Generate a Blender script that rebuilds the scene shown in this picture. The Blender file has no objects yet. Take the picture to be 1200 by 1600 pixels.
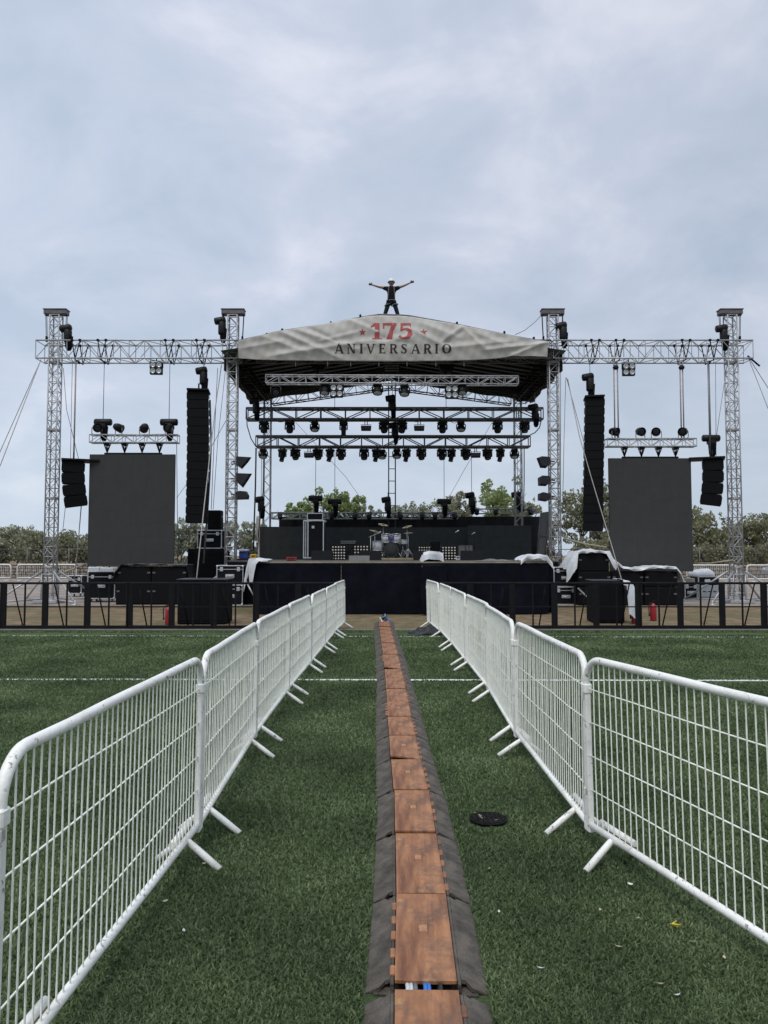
import bpy, bmesh, math, random
import numpy as np
from mathutils import Vector, Matrix, Euler, Quaternion
random.seed(7)
R = math.radians
SC = bpy.context.scene
COL = SC.collection
PI = math.pi
CAM_Z, FPX, PITCH = 1.68, 1200.0, math.atan(67 / 1200)
CP, SP = math.cos(PITCH), math.sin(PITCH)
ORD = ['first', 'second', 'third', 'fourth', 'fifth', 'sixth', 'seventh', 'eighth', 'ninth', 'tenth', 'eleventh', 'twelfth',
       'thirteenth', 'fourteenth', 'fifteenth', 'sixteenth', 'seventeenth', 'eighteenth', 'nineteenth', 'twentieth',
       'twenty-first', 'twenty-second', 'twenty-third']


def at(x, y, Y):
    """measured point of the photograph (1200 x 1600) at a depth of Y metres -> world position"""
    dy = (800 - y) / FPX
    d = Vector(((x - 600) / FPX, CP - dy * SP, SP + dy * CP))
    t = Y / d.y
    return Vector((d.x * t, Y, CAM_Z + d.z * t))


def gr(x, y):
    """point on the ground seen at pixel x, y"""
    dy = (800 - y) / FPX
    d = Vector(((x - 600) / FPX, CP - dy * SP, SP + dy * CP))
    t = -CAM_Z / d.z
    return Vector((d.x * t, d.y * t, 0))


# ------------------------------------------------------------------ objects
def tag(o, label=None, cat=None, group=None, kind=None):
    if label: o['label'] = label
    if cat: o['category'] = cat
    if group: o['group'] = group
    if kind: o['kind'] = kind
    return o


def thing(name, label, cat, loc=(0, 0, 0), rz=0.0, group=None):
    o = bpy.data.objects.new(name, None)
    o.empty_display_size = 0.1
    COL.objects.link(o)
    o.location = loc
    o.rotation_euler = (0, 0, rz)
    return tag(o, label, cat, group)


CH = {}


def link(o, parent=None):
    COL.objects.link(o)
    if parent is not None:
        o.parent = parent
        CH.setdefault(parent.name, []).append(o)
    return o


def dup(root, loc=None, rot=None, label=None, group=None, scale=None):
    c = root.copy()
    COL.objects.link(c)
    if loc is not None: c.location = loc
    if rot is not None: c.rotation_euler = rot if hasattr(rot, '__len__') else (0, 0, rot)
    if scale is not None: c.scale = scale if hasattr(scale, '__len__') else (scale,) * 3
    if label: c['label'] = label
    if group: c['group'] = group
    for ch in CH.get(root.name, []):
        d = ch.copy()
        COL.objects.link(d)
        d.parent = c
        CH.setdefault(c.name, []).append(d)
        for g in CH.get(ch.name, []):
            e = g.copy()
            COL.objects.link(e)
            e.parent = d
            CH.setdefault(d.name, []).append(e)
    return c


class MB:
    """collects shapes, builds ONE mesh object"""

    def __init__(s, off=(0, 0, 0)):
        s.v, s.f, s.sm = [], [], []
        s.off = Vector(off)          # subtracted from every vertex (world coordinates -> the thing's own frame)

    def add(s, vs, fs, smooth=False):
        b = len(s.v)
        s.v.extend([tuple(Vector(v) - s.off) for v in vs])
        s.f.extend([tuple(b + i for i in f) for f in fs])
        s.sm.extend([smooth] * len(fs))
        return s

    def box(s, c, size, rot=None, b=0.0):
        """box with chamfered edges"""
        hx, hy, hz = size[0] / 2, size[1] / 2, size[2] / 2
        M = rot.to_matrix() if isinstance(rot, (Euler, Quaternion)) else (rot if rot is not None else Matrix.Identity(3))
        c = Vector(c)
        if b <= 0:
            vs = [Vector((x * hx, y * hy, z * hz)) for x in (-1, 1) for y in (-1, 1) for z in (-1, 1)]
            fs = [(0, 1, 3, 2), (4, 6, 7, 5), (0, 4, 5, 1), (2, 3, 7, 6), (0, 2, 6, 4), (1, 5, 7, 3)]
        else:
            b = min(b, hx * .9, hy * .9, hz * .9)
            vs, idx = [], {}
            for x in (-1, 1):
                for y in (-1, 1):
                    for z in (-1, 1):
                        for a in range(3):
                            p = [x * (hx - b), y * (hy - b), z * (hz - b)]
                            p[a] = (x, y, z)[a] * (hx, hy, hz)[a]
                            idx[(x, y, z, a)] = len(vs)
                            vs.append(Vector(p))
            fs = []
            for a in range(3):
                o1, o2 = [(1, 2), (2, 0), (0, 1)][a]
                for sg in (-1, 1):
                    q = []
                    for p1, p2 in ((-1, -1), (1, -1), (1, 1), (-1, 1)):
                        k = [0, 0, 0]; k[a] = sg; k[o1] = p1; k[o2] = p2
                        q.append(idx[(k[0], k[1], k[2], a)])
                    fs.append(tuple(q if sg > 0 else q[::-1]))
            for a in range(3):
                o1, o2 = [(1, 2), (2, 0), (0, 1)][a]
                for p1 in (-1, 1):
                    for p2 in (-1, 1):
                        k0 = [0, 0, 0]; k0[a] = -1; k0[o1] = p1; k0[o2] = p2
                        k1 = list(k0); k1[a] = 1
                        q = (idx[(*k0, o1)], idx[(*k1, o1)], idx[(*k1, o2)], idx[(*k0, o2)])
                        fs.append(q if p1 * p2 > 0 else q[::-1])
            for x in (-1, 1):
                for y in (-1, 1):
                    for z in (-1, 1):
                        q = tuple(idx[(x, y, z, a)] for a in range(3))
                        fs.append(q if x * y * z > 0 else q[::-1])
        return s.add([M @ v + c for v in vs], fs)

    def bar(s, p0, p1, r, n=6, r1=None, caps=True, smooth=True):
        p0, p1 = Vector(p0), Vector(p1)
        d = p1 - p0
        if d.length < 1e-6: return s
        q = d.to_track_quat('Z', 'Y')
        r1 = r if r1 is None else r1
        vs = []
        for p, rr in ((p0, r), (p1, r1)):
            for i in range(n):
                a = 2 * PI * i / n + PI / n
                vs.append(q @ Vector((math.cos(a) * rr, math.sin(a) * rr, 0)) + p)
        fs = [(i, (i + 1) % n, n + (i + 1) % n, n + i) for i in range(n)]
        s.add(vs, fs, smooth and n > 4)
        if caps:
            b = len(s.v) - 2 * n
            s.f.append(tuple(b + i for i in range(n))[::-1]); s.sm.append(False)
            s.f.append(tuple(b + n + i for i in range(n))); s.sm.append(False)
        return s

    def tube(s, pts, r, n=8, caps=True):
        """smooth swept tube along a polyline (parallel transport)"""
        pts = [Vector(p) for p in pts]
        m = len(pts)
        rs = r if hasattr(r, '__len__') else [r] * m
        T = [(pts[min(i + 1, m - 1)] - pts[max(i - 1, 0)]).normalized() for i in range(m)]
        u = T[0].orthogonal().normalized()
        vs = []
        for i in range(m):
            u = (u - T[i] * u.dot(T[i])).normalized()
            w = T[i].cross(u)
            for k in range(n):
                a = 2 * PI * k / n
                vs.append(pts[i] + (u * math.cos(a) + w * math.sin(a)) * rs[i])
        fs = [(i * n + k, i * n + (k + 1) % n, (i + 1) * n + (k + 1) % n, (i + 1) * n + k)
              for i in range(m - 1) for k in range(n)]
        s.add(vs, fs, True)
        if caps:
            b = len(s.v) - m * n
            s.f.append(tuple(b + i for i in range(n))[::-1]); s.sm.append(False)
            s.f.append(tuple(b + (m - 1) * n + i for i in range(n))); s.sm.append(False)
        return s

    def lathe(s, prof, c=(0, 0, 0), rot=None, n=14, smooth=True, ring=False):
        """profile [(radius, z)...] turned about z, then rotated and moved"""
        M = rot.to_matrix() if isinstance(rot, (Euler, Quaternion)) else (rot if rot is not None else Matrix.Identity(3))
        c = Vector(c)
        if ring: prof = list(prof) + [prof[0]]
        m = len(prof)
        vs = [M @ Vector((r * math.cos(2 * PI * k / n), r * math.sin(2 * PI * k / n), z)) + c for r, z in prof for k in range(n)]
        fs = [(i * n + k, i * n + (k + 1) % n, (i + 1) * n + (k + 1) % n, (i + 1) * n + k) for i in range(m - 1) for k in range(n)]
        s.add(vs, fs, smooth)
        if ring: return s
        b = len(s.v) - m * n
        if prof[0][0] > 1e-4: s.f.append(tuple(b + i for i in range(n))[::-1]); s.sm.append(False)
        if prof[-1][0] > 1e-4: s.f.append(tuple(b + (m - 1) * n + i for i in range(n))); s.sm.append(False)
        return s

    def prism(s, poly, y0, y1):
        """polygon in x,z pulled from y0 to y1"""
        n = len(poly)
        vs = [Vector((x, y0, z)) for x, z in poly] + [Vector((x, y1, z)) for x, z in poly]
        fs = [tuple(range(n)), tuple(range(n, 2 * n))[::-1]] + [(i, n + i, n + (i + 1) % n, (i + 1) % n) for i in range(n)]
        return s.add(vs, fs)

    def grid(s, fn, nu, nv, smooth=True):
        vs = [fn(i / nu, j / nv) for j in range(nv + 1) for i in range(nu + 1)]
        fs = [(j * (nu + 1) + i, j * (nu + 1) + i + 1, (j + 1) * (nu + 1) + i + 1, (j + 1) * (nu + 1) + i)
              for j in range(nv) for i in range(nu)]
        return s.add(vs, fs, smooth)

    def hull(s, pts):
        bm = bmesh.new()
        for p in pts: bm.verts.new(p)
        bmesh.ops.convex_hull(bm, input=bm.verts)
        bm.verts.ensure_lookup_table()
        loose = [v for v in bm.verts if not v.link_faces]
        bmesh.ops.delete(bm, geom=loose, context='VERTS')
        bm.verts.index_update()
        s.add([v.co.copy() for v in bm.verts], [tuple(v.index for v in f.verts) for f in bm.faces])
        bm.free()
        return s

    def truss(s, p0, p1, w, h, bay, r=0.025, rd=0.013, up=(0, 0, 1), faces='fbtu', frames=True, jitter=0):
        """box truss: four chords, frames and zigzag diagonals; w across, h along 'up'"""
        p0, p1 = Vector(p0), Vector(p1)
        d = (p1 - p0)
        L = d.length
        d = d / L
        up = Vector(up)
        up = (up - d * up.dot(d)).normalized()
        sd = d.cross(up)
        cs = [sd * (a * w / 2) + up * (b * h / 2) for a, b in ((-1, -1), (1, -1), (1, 1), (-1, 1))]
        for c in cs: s.bar(p0 + c, p1 + c, r, 8)
        n = max(1, round(L / bay))
        pairs = {'u': (3, 2), 't': (3, 2), 'b': (0, 1), 'f': (0, 3), 'k': (1, 2)}
        fl = []
        if 'f' in faces: fl += [(0, 3), (1, 2)]
        if 't' in faces: fl += [(3, 2)]
        if 'b' in faces: fl += [(0, 1)]
        for i in range(n + 1):
            q = p0 + d * (L * i / n)
            if frames or i in (0, n):
                for a, b in ((0, 3), (1, 2), (0, 1), (3, 2)): s.bar(q + cs[a], q + cs[b], rd, 5, caps=False)
            if i < n:
                q2 = p0 + d * (L * (i + 1) / n)
                for a, b in fl:
                    if i % 2 == 0: s.bar(q + cs[a], q2 + cs[b], rd, 5, caps=False)
                    else: s.bar(q + cs[b], q2 + cs[a], rd, 5, caps=False)
        return s

    def build(s, name, m, parent=None, loc=None, thick=None):
        me = bpy.data.meshes.new(name)
        me.from_pydata(s.v, [], s.f)
        me.polygons.foreach_set('use_smooth', s.sm)
        bm = bmesh.new(); bm.from_mesh(me)
        bmesh.ops.recalc_face_normals(bm, faces=bm.faces)
        bm.to_mesh(me); bm.free()
        me.materials.append(m)
        me.update()
        o = bpy.data.objects.new(name, me)
        if loc is not None: o.location = loc
        if thick:
            md = o.modifiers.new('thickness', 'SOLIDIFY'); md.thickness = thick
        return link(o, parent)


def arc(c, r, a0, a1, n, u, w):
    c, u, w = Vector(c), Vector(u), Vector(w)
    return [c + u * (r * math.cos(a0 + (a1 - a0) * i / n)) + w * (r * math.sin(a0 + (a1 - a0) * i / n)) for i in range(n + 1)]


# ------------------------------------------------------------------ materials
def mat(name, col, rough=0.6, metal=0.0, var=0.15, scale=6.0, bump=0.0, bscale=None, col2=None, lo=0.35, hi=0.65, coords='Object',
        detail=6, spec=0.5, squash=None):
    m = bpy.data.materials.new(name)
    m.use_nodes = True
    nt = m.node_tree
    N, Lk = nt.nodes, nt.links
    bs = N['Principled BSDF']
    bs.inputs['Roughness'].default_value = rough
    bs.inputs['Metallic'].default_value = metal
    bs.inputs['Specular IOR Level'].default_value = spec
    tc = N.new('ShaderNodeTexCoord')
    src = tc.outputs[coords]
    if squash:
        mp = N.new('ShaderNodeMapping'); mp.inputs['Scale'].default_value = squash
        Lk.new(src, mp.inputs[0]); src = mp.outputs[0]
    nz = N.new('ShaderNodeTexNoise')
    nz.inputs['Scale'].default_value = scale
    nz.inputs['Detail'].default_value = detail
    nz.inputs['Roughness'].default_value = 0.62
    Lk.new(src, nz.inputs['Vector'])
    rp = N.new('ShaderNodeValToRGB')
    c1 = tuple(max(0, c * (1 - var)) for c in col)
    c2 = tuple(c * (1 + var) for c in col) if col2 is None else col2
    rp.color_ramp.elements[0].position = lo; rp.color_ramp.elements[0].color = (*c1, 1)
    rp.color_ramp.elements[1].position = hi; rp.color_ramp.elements[1].color = (*c2, 1)
    Lk.new(nz.outputs['Fac'], rp.inputs[0])
    Lk.new(rp.outputs[0], bs.inputs['Base Color'])
    if bump:
        n2 = N.new('ShaderNodeTexNoise'); n2.inputs['Scale'].default_value = bscale or scale * 4; n2.inputs['Detail'].default_value = 5
        Lk.new(src, n2.inputs['Vector'])
        bp = N.new('ShaderNodeBump'); bp.inputs['Strength'].default_value = bump; bp.inputs['Distance'].default_value = 0.02
        Lk.new(n2.outputs['Fac'], bp.inputs['Height'])
        Lk.new(bp.outputs[0], bs.inputs['Normal'])
    return m


def add_spots(m, col, scale, lo, hi, amount=1.0):
    """stains or chips of another colour over the base colour"""
    nt = m.node_tree; N, Lk = nt.nodes, nt.links
    bs = N['Principled BSDF']
    old = bs.inputs['Base Color'].links[0].from_socket
    tc = [n for n in N if n.type == 'TEX_COORD'][0]
    nz = N.new('ShaderNodeTexNoise'); nz.inputs['Scale'].default_value = scale; nz.inputs['Detail'].default_value = 7
    nz.inputs['Roughness'].default_value = 0.7
    Lk.new(tc.outputs['Object'], nz.inputs['Vector'])
    mr = N.new('ShaderNodeMapRange'); mr.inputs['From Min'].default_value = lo; mr.inputs['From Max'].default_value = hi
    mr.inputs['To Max'].default_value = amount
    Lk.new(nz.outputs['Fac'], mr.inputs['Value'])
    mx = N.new('ShaderNodeMix'); mx.data_type = 'RGBA'
    Lk.new(mr.outputs[0], mx.inputs['Factor'])
    Lk.new(old, mx.inputs['A']); mx.inputs['B'].default_value = (*col, 1)
    Lk.new(mx.outputs['Result'], bs.inputs['Base Color'])
    return m


M = {}
M['white_paint'] = add_spots(mat('white_paint', (0.88, 0.865, 0.81), 0.45, var=0.05, scale=9, bump=0.12, bscale=60), (0.16, 0.14, 0.11), 22, 0.595, 0.64, 0.85)
add_spots(M['white_paint'], (0.46, 0.43, 0.36), 4.5, 0.46, 0.70, 0.6)
add_spots(M['white_paint'], (0.24, 0.13, 0.07), 7.0, 0.66, 0.72, 0.6)
M['white_wire'] = mat('white_wire', (0.90, 0.90, 0.80), 0.5, var=0.12, scale=14)
M['alu'] = mat('aluminium', (0.40, 0.40, 0.405), 0.42, metal=0.35, var=0.22, scale=5)
M['alu_dark'] = mat('dark_shaded_aluminium', (0.13, 0.12, 0.125), 0.5, metal=0.3, var=0.25, scale=6)  # aluminium with backlit shade put into the colour; also serves plain dark metal
M['black_steel'] = mat('black_painted_or_silhouetted_steel', (0.006, 0.0055, 0.007), 0.6, var=0.4, scale=8, spec=0.2)
M['black_plastic'] = mat('black_plastic', (0.006, 0.006, 0.007), 0.5, var=0.35, scale=10, spec=0.3)
M['black_paint'] = mat('black_cabinet_paint', (0.0055, 0.006, 0.0085), 0.75, var=0.3, scale=12, bump=0.15, bscale=160, spec=0.18)
M['grille'] = mat('speaker_grille', (0.0045, 0.0045, 0.006), 0.7, var=0.5, scale=120, bump=0.4, bscale=300, spec=0.15)
M['black_cloth'] = mat('black_drape', (0.0055, 0.006, 0.0105), 0.95, var=0.35, scale=2.5, bump=0.25, bscale=12, spec=0.1)
M['tarp_black'] = mat('black_plastic_sheet', (0.012, 0.012, 0.013), 0.38, var=0.3, scale=5, bump=0.5, bscale=9, spec=0.4)
M['tarp_white'] = mat('white_plastic_sheet', (0.64, 0.655, 0.68), 0.5, var=0.12, scale=3, bump=0.6, bscale=7)
M['led'] = mat('led_panel_face', (0.044, 0.0455, 0.045), 0.75, var=0.06, scale=3, spec=0.2)
M['led_dark'] = mat('dark_led_panel', (0.046, 0.049, 0.048), 0.8, var=0.12, scale=3, spec=0.2)
M['grey_panel'] = mat('grey_panel', (0.13, 0.13, 0.125), 0.6, var=0.15, scale=3)
M['banner'] = add_spots(mat('grey_vinyl', (0.47, 0.448, 0.415), 0.62, var=0.07, scale=1.3, bump=0.12, bscale=5), (0.52, 0.43, 0.33), 0.55, 0.55, 0.75, 0.5)
M['canopy'] = mat('dark_canvas', (0.095, 0.10, 0.092), 0.8, var=0.15, scale=1.5, bump=0.2, bscale=4)
M['print_red'] = mat('red_print', (0.36, 0.055, 0.05), 0.6, var=0.15, scale=2)
M['print_dark'] = mat('dark_print', (0.035, 0.018, 0.018), 0.6, var=0.2, scale=2)
M['chrome'] = mat('case_edge_aluminium', (0.55, 0.56, 0.57), 0.35, metal=0.6, var=0.12, scale=10)
M['truss_shaded'] = mat('shaded_truss_metal', (0.045, 0.042, 0.045), 0.6, var=0.25, scale=6)  # rear gable truss metal, its shade under the roof put into the colour
M['backdrop_cloth'] = mat('backdrop_cloth', (0.024, 0.025, 0.026), 0.95, var=0.25, scale=1.5, spec=.1)
M['rope'] = mat('rope', (0.36, 0.33, 0.30), 0.8, var=0.2, scale=20)
M['cable'] = mat('cable_rubber', (0.014, 0.014, 0.014), 0.6, var=0.3, scale=20)
M['steel_wire'] = mat('steel_wire', (0.20, 0.20, 0.21), 0.5, metal=0.4, var=0.2, scale=20)
M['hoist_rope'] = mat('pink_grey_sling', (0.34, 0.28, 0.28), 0.8, var=0.2, scale=20)
M['lens'] = mat('lamp_lens', (0.55, 0.57, 0.60), 0.12, var=0.08, scale=20)
M['lens_dark'] = mat('dark_lamp_lens', (0.02, 0.02, 0.025), 0.08, var=0.2, scale=20)
M['reflector'] = mat('lamp_reflector', (0.42, 0.43, 0.43), 0.25, metal=0.4, var=0.1, scale=10)
M['warm_lamp'] = mat('pale_lamp_cell', (0.62, 0.58, 0.50), 0.3, var=0.08, scale=10)
M['strobe_glass'] = mat('strobe_glass', (0.10, 0.09, 0.10), 0.3, var=0.15, scale=10)
M['plywood'] = mat('plywood', (0.30, 0.24, 0.16), 0.7, var=0.25, scale=3, squash=(1, 6, 1))
M['deck_top'] = mat('stage_deck', (0.07, 0.065, 0.055), 0.7, var=0.4, scale=2)
M['rubber'] = mat('grey_rubber', (0.072, 0.061, 0.050), 0.85, var=0.3, scale=9, bump=0.5, bscale=90, spec=0.25, col2=(0.135, 0.116, 0.096))
M['red_paint'] = mat('red_paint', (0.30, 0.015, 0.02), 0.4, var=0.15, scale=8)
M['skin'] = mat('skin', (0.30, 0.17, 0.12), 0.55, var=0.08, scale=12)
M['shirt'] = mat('black_shirt', (0.010, 0.011, 0.012), 0.9, var=0.3, scale=8, bump=0.3, bscale=30, spec=0.15)
M['trousers'] = mat('dark_trousers', (0.014, 0.017, 0.026), 0.9, var=0.3, scale=8, bump=0.3, bscale=30, spec=0.15)
M['helmet'] = mat('white_helmet', (0.72, 0.73, 0.75), 0.35, var=0.05, scale=8)
M['hair'] = mat('dark_hair', (0.012, 0.009, 0.008), 0.7, var=0.3, scale=40)
M['bark'] = mat('bark', (0.07, 0.055, 0.042), 0.9, var=0.35, scale=4, bump=0.6, bscale=10)
M['wood_pole'] = mat('pale_wood', (0.34, 0.30, 0.22), 0.8, var=0.2, scale=6)
M['drum_white'] = mat('white_drum_shell', (0.70, 0.70, 0.72), 0.3, var=0.04, scale=10)
M['drum_blue'] = mat('blue_stripe', (0.05, 0.06, 0.28), 0.35, var=0.1, scale=10)
M['brass'] = mat('cymbal_brass', (0.42, 0.34, 0.18), 0.3, metal=0.8, var=0.15, scale=10)
M['grey_cloth'] = mat('grey_cloth', (0.14, 0.14, 0.135), 0.9, var=0.2, scale=4, bump=0.3, bscale=8)
M['amp_grey'] = mat('grey_amplifier', (0.11, 0.11, 0.10), 0.8, var=0.2, scale=20)
M['cooler_blue'] = mat('blue_plastic', (0.02, 0.04, 0.20), 0.4, var=0.15, scale=8)
M['yellow'] = mat('yellow_plastic', (0.60, 0.36, 0.03), 0.4, var=0.1, scale=8)
M['white_plastic'] = mat('white_plastic', (0.62, 0.64, 0.68), 0.45, var=0.08, scale=6)
M['grey_machine'] = mat('light_grey_machine_paint', (0.40, 0.42, 0.44), 0.5, var=0.12, scale=5)
M['stone'] = mat('field_stone', (0.20, 0.17, 0.14), 0.9, var=0.35, scale=3, bump=0.8, bscale=6, col2=(0.30, 0.25, 0.21))
M['car_paint'] = mat('silver_car_paint', (0.36, 0.37, 0.39), 0.3, metal=0.5, var=0.05, scale=6)
M['glass_dark'] = mat('dark_glass', (0.02, 0.023, 0.026), 0.08, var=0.1, scale=4)
M['leaf_dry'] = mat('dry_leaf', (0.42, 0.36, 0.22), 0.8, var=0.25, scale=30)
M['litter_white'] = mat('paper_scrap', (0.60, 0.58, 0.52), 0.8, var=0.15, scale=30)
M['litter_yellow'] = mat('yellow_ribbon', (0.62, 0.50, 0.05), 0.5, var=0.1, scale=30)
M['iron'] = mat('cast_iron', (0.011, 0.011, 0.011), 0.85, var=0.5, scale=12, bump=0.8, bscale=25, spec=.1)
M['blue_cable'] = mat('blue_cable', (0.03, 0.16, 0.50), 0.4, var=0.1, scale=20)
M['white_cable'] = mat('white_cable', (0.55, 0.57, 0.58), 0.4, var=0.1, scale=20)
M['tire'] = mat('tyre_rubber', (0.02, 0.02, 0.02), 0.8, var=0.2, scale=10)


def lid_material():
    m = mat('orange_lid', (0.255, 0.092, 0.040), 0.6, var=0.4, scale=3.2, bump=0.25, bscale=60, col2=(0.41, 0.185, 0.080), squash=(5.0, 0.8, 1.0))
    add_spots(m, (0.095, 0.060, 0.045), 5, 0.50, 0.68, 0.75)
    add_spots(m, (0.50, 0.29, 0.12), 9, 0.62, 0.74, 0.6)
    return m


M['lid'] = lid_material()


def leaf_material(name, a, b, c):
    """leaf colour varies from leaf to leaf and clump to clump, with some light through the leaf"""
    m = bpy.data.materials.new(name); m.use_nodes = True
    nt = m.node_tree; N, Lk = nt.nodes, nt.links
    bs = N['Principled BSDF']; bs.inputs['Roughness'].default_value = 0.6; bs.inputs['Specular IOR Level'].default_value = 0.3
    g = N.new('ShaderNodeNewGeometry')
    rp = N.new('ShaderNodeValToRGB')
    e = rp.color_ramp.elements
    e[0].position = 0.0; e[0].color = (*a, 1)
    e[1].position = 1.0; e[1].color = (*c, 1)
    k = e.new(0.55); k.color = (*b, 1)
    tc = N.new('ShaderNodeTexCoord'); nz = N.new('ShaderNodeTexNoise'); nz.inputs['Scale'].default_value = 0.9
    Lk.new(tc.outputs['Object'], nz.inputs['Vector'])
    mx = N.new('ShaderNodeMath'); mx.operation = 'MULTIPLY_ADD'; mx.inputs[1].default_value = 0.55
    ml = N.new('ShaderNodeMath'); ml.operation = 'MULTIPLY'; ml.inputs[1].default_value = 1.3
    Lk.new(nz.outputs['Fac'], ml.inputs[0])
    sb = N.new('ShaderNodeMath'); sb.operation = 'SUBTRACT'; sb.inputs[1].default_value = 0.42; Lk.new(ml.outputs[0], sb.inputs[0])
    Lk.new(g.outputs['Random Per Island'], mx.inputs[0]); Lk.new(sb.outputs[0], mx.inputs[2])
    Lk.new(mx.outputs[0], rp.inputs[0])
    Lk.new(rp.outputs[0], bs.inputs['Base Color'])
    tr = N.new('ShaderNodeBsdfTranslucent'); Lk.new(rp.outputs[0], tr.inputs['Color'])
    ms = N.new('ShaderNodeMixShader'); ms.inputs[0].default_value = 0.4
    Lk.new(bs.outputs[0], ms.inputs[1]); Lk.new(tr.outputs[0], ms.inputs[2])
    Lk.new(ms.outputs[0], N['Material Output'].inputs['Surface'])
    return m


M['leaf_green'] = leaf_material('green_leaves', (0.13, 0.17, 0.06), (0.25, 0.31, 0.12), (0.44, 0.50, 0.25))
M['leaf_grey'] = leaf_material('grey_green_leaves', (0.13, 0.135, 0.075), (0.26, 0.265, 0.16), (0.55, 0.55, 0.40))
M['leaf_brown'] = leaf_material('dry_brown_leaves', (0.12, 0.12, 0.065), (0.235, 0.23, 0.13), (0.43, 0.42, 0.27))
M['leaf_pale'] = leaf_material('pale_leaves', (0.17, 0.19, 0.12), (0.32, 0.34, 0.24), (0.60, 0.60, 0.52))
M['blade'] = leaf_material('turf_fibre', (0.044, 0.066, 0.028), (0.122, 0.172, 0.074), (0.275, 0.335, 0.170))


def ground_material():
    m = bpy.data.materials.new('bare_ground'); m.use_nodes = True
    nt = m.node_tree; N, Lk = nt.nodes, nt.links
    bs = N['Principled BSDF']; bs.inputs['Roughness'].default_value = 0.95; bs.inputs['Specular IOR Level'].default_value = 0.15
    tc = N.new('ShaderNodeTexCoord')
    def noise(scale, det=7):
        n = N.new('ShaderNodeTexNoise'); n.inputs['Scale'].default_value = scale; n.inputs['Detail'].default_value = det
        n.inputs['Roughness'].default_value = 0.65
        Lk.new(tc.outputs['Object'], n.inputs['Vector']); return n
    n1, n2, n3 = noise(0.35), noise(2.6), noise(14)
    rp = N.new('ShaderNodeValToRGB'); e = rp.color_ramp.elements
    e[0].position = 0.32; e[0].color = (0.105, 0.075, 0.043, 1)
    e[1].position = 0.68; e[1].color = (0.29, 0.215, 0.135, 1)
    Lk.new(n2.outputs['Fac'], rp.inputs[0])
    r2 = N.new('ShaderNodeMapRange'); r2.inputs['From Min'].default_value = 0.48; r2.inputs['From Max'].default_value = 0.62
    Lk.new(n1.outputs['Fac'], r2.inputs['Value'])
    mx = N.new('ShaderNodeMix'); mx.data_type = 'RGBA'
    Lk.new(r2.outputs[0], mx.inputs['Factor']); Lk.new(rp.outputs[0], mx.inputs['A'])
    r3 = N.new('ShaderNodeValToRGB'); e = r3.color_ramp.elements
    e[0].position = 0.35; e[0].color = (0.075, 0.072, 0.032, 1)
    e[1].position = 0.65; e[1].color = (0.20, 0.17, 0.09, 1)
    Lk.new(n3.outputs['Fac'], r3.inputs[0]); Lk.new(r3.outputs[0], mx.inputs['B'])
    Lk.new(mx.outputs['Result'], bs.inputs['Base Color'])
    bp = N.new('ShaderNodeBump'); bp.inputs['Strength'].default_value = 0.8; bp.inputs['Distance'].default_value = 0.05
    Lk.new(n3.outputs['Fac'], bp.inputs['Height']); Lk.new(bp.outputs[0], bs.inputs['Normal'])
    return m


def turf_material():
    m = bpy.data.materials.new('artificial_turf'); m.use_nodes = True
    nt = m.node_tree; N, Lk = nt.nodes, nt.links
    bs = N['Principled BSDF']; bs.inputs['Roughness'].default_value = 0.9; bs.inputs['Specular IOR Level'].default_value = 0.15
    tc = N.new('ShaderNodeTexCoord')
    def noise(scale, det=6, rough=0.6):
        n = N.new('ShaderNodeTexNoise'); n.inputs['Scale'].default_value = scale; n.inputs['Detail'].default_value = det
        n.inputs['Roughness'].default_value = rough
        Lk.new(tc.outputs['Object'], n.inputs['Vector']); return n
    big, mid, fine = noise(0.45), noise(5, 8, 0.7), noise(70, 4, 0.7)
    add = N.new('ShaderNodeMath'); add.operation = 'MULTIPLY_ADD'; add.inputs[1].default_value = 0.42
    Lk.new(mid.outputs['Fac'], add.inputs[0])
    m2 = N.new('ShaderNodeMath'); m2.operation = 'MULTIPLY'; m2.inputs[1].default_value = 0.40
    Lk.new(fine.outputs['Fac'], m2.inputs[0])
    m3 = N.new('ShaderNodeMath'); m3.operation = 'MULTIPLY_ADD'; m3.inputs[1].default_value = 0.30
    Lk.new(big.outputs['Fac'], m3.inputs[0]); Lk.new(m2.outputs[0], m3.inputs[2])
    Lk.new(m3.outputs[0], add.inputs[2])
    rp = N.new('ShaderNodeValToRGB'); e = rp.color_ramp.elements
    e[0].position = 0.36; e[0].color = (0.020, 0.032, 0.013, 1)
    e[1].position = 0.68; e[1].color = (0.104, 0.143, 0.062, 1)
    Lk.new(add.outputs[0], rp.inputs[0]); Lk.new(rp.outputs[0], bs.inputs['Base Color'])
    bp = N.new('ShaderNodeBump'); bp.inputs['Strength'].default_value = 0.9; bp.inputs['Distance'].default_value = 0.03
    Lk.new(fine.outputs['Fac'], bp.inputs['Height']); Lk.new(bp.outputs[0], bs.inputs['Normal'])
    return m


def line_material():
    m = mat('worn_line_paint', (0.66, 0.68, 0.64), 0.9, var=0.25, scale=22, bump=0.4, bscale=90)
    add_spots(m, (0.05, 0.08, 0.04), 26, 0.60, 0.70, 0.6)
    return m


M['ground'] = ground_material()
M['turf'] = turf_material()
M['line'] = line_material()
M['gravel'] = mat('gravel_yard', (0.225, 0.18, 0.145), 0.95, var=0.25, scale=0.8, bump=0.8, bscale=12, col2=(0.33, 0.275, 0.23), detail=9)
M['strip'] = mat('concrete_strip', (0.14, 0.13, 0.11), 0.9, var=0.3, scale=3, bump=0.3, bscale=20)
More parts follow.
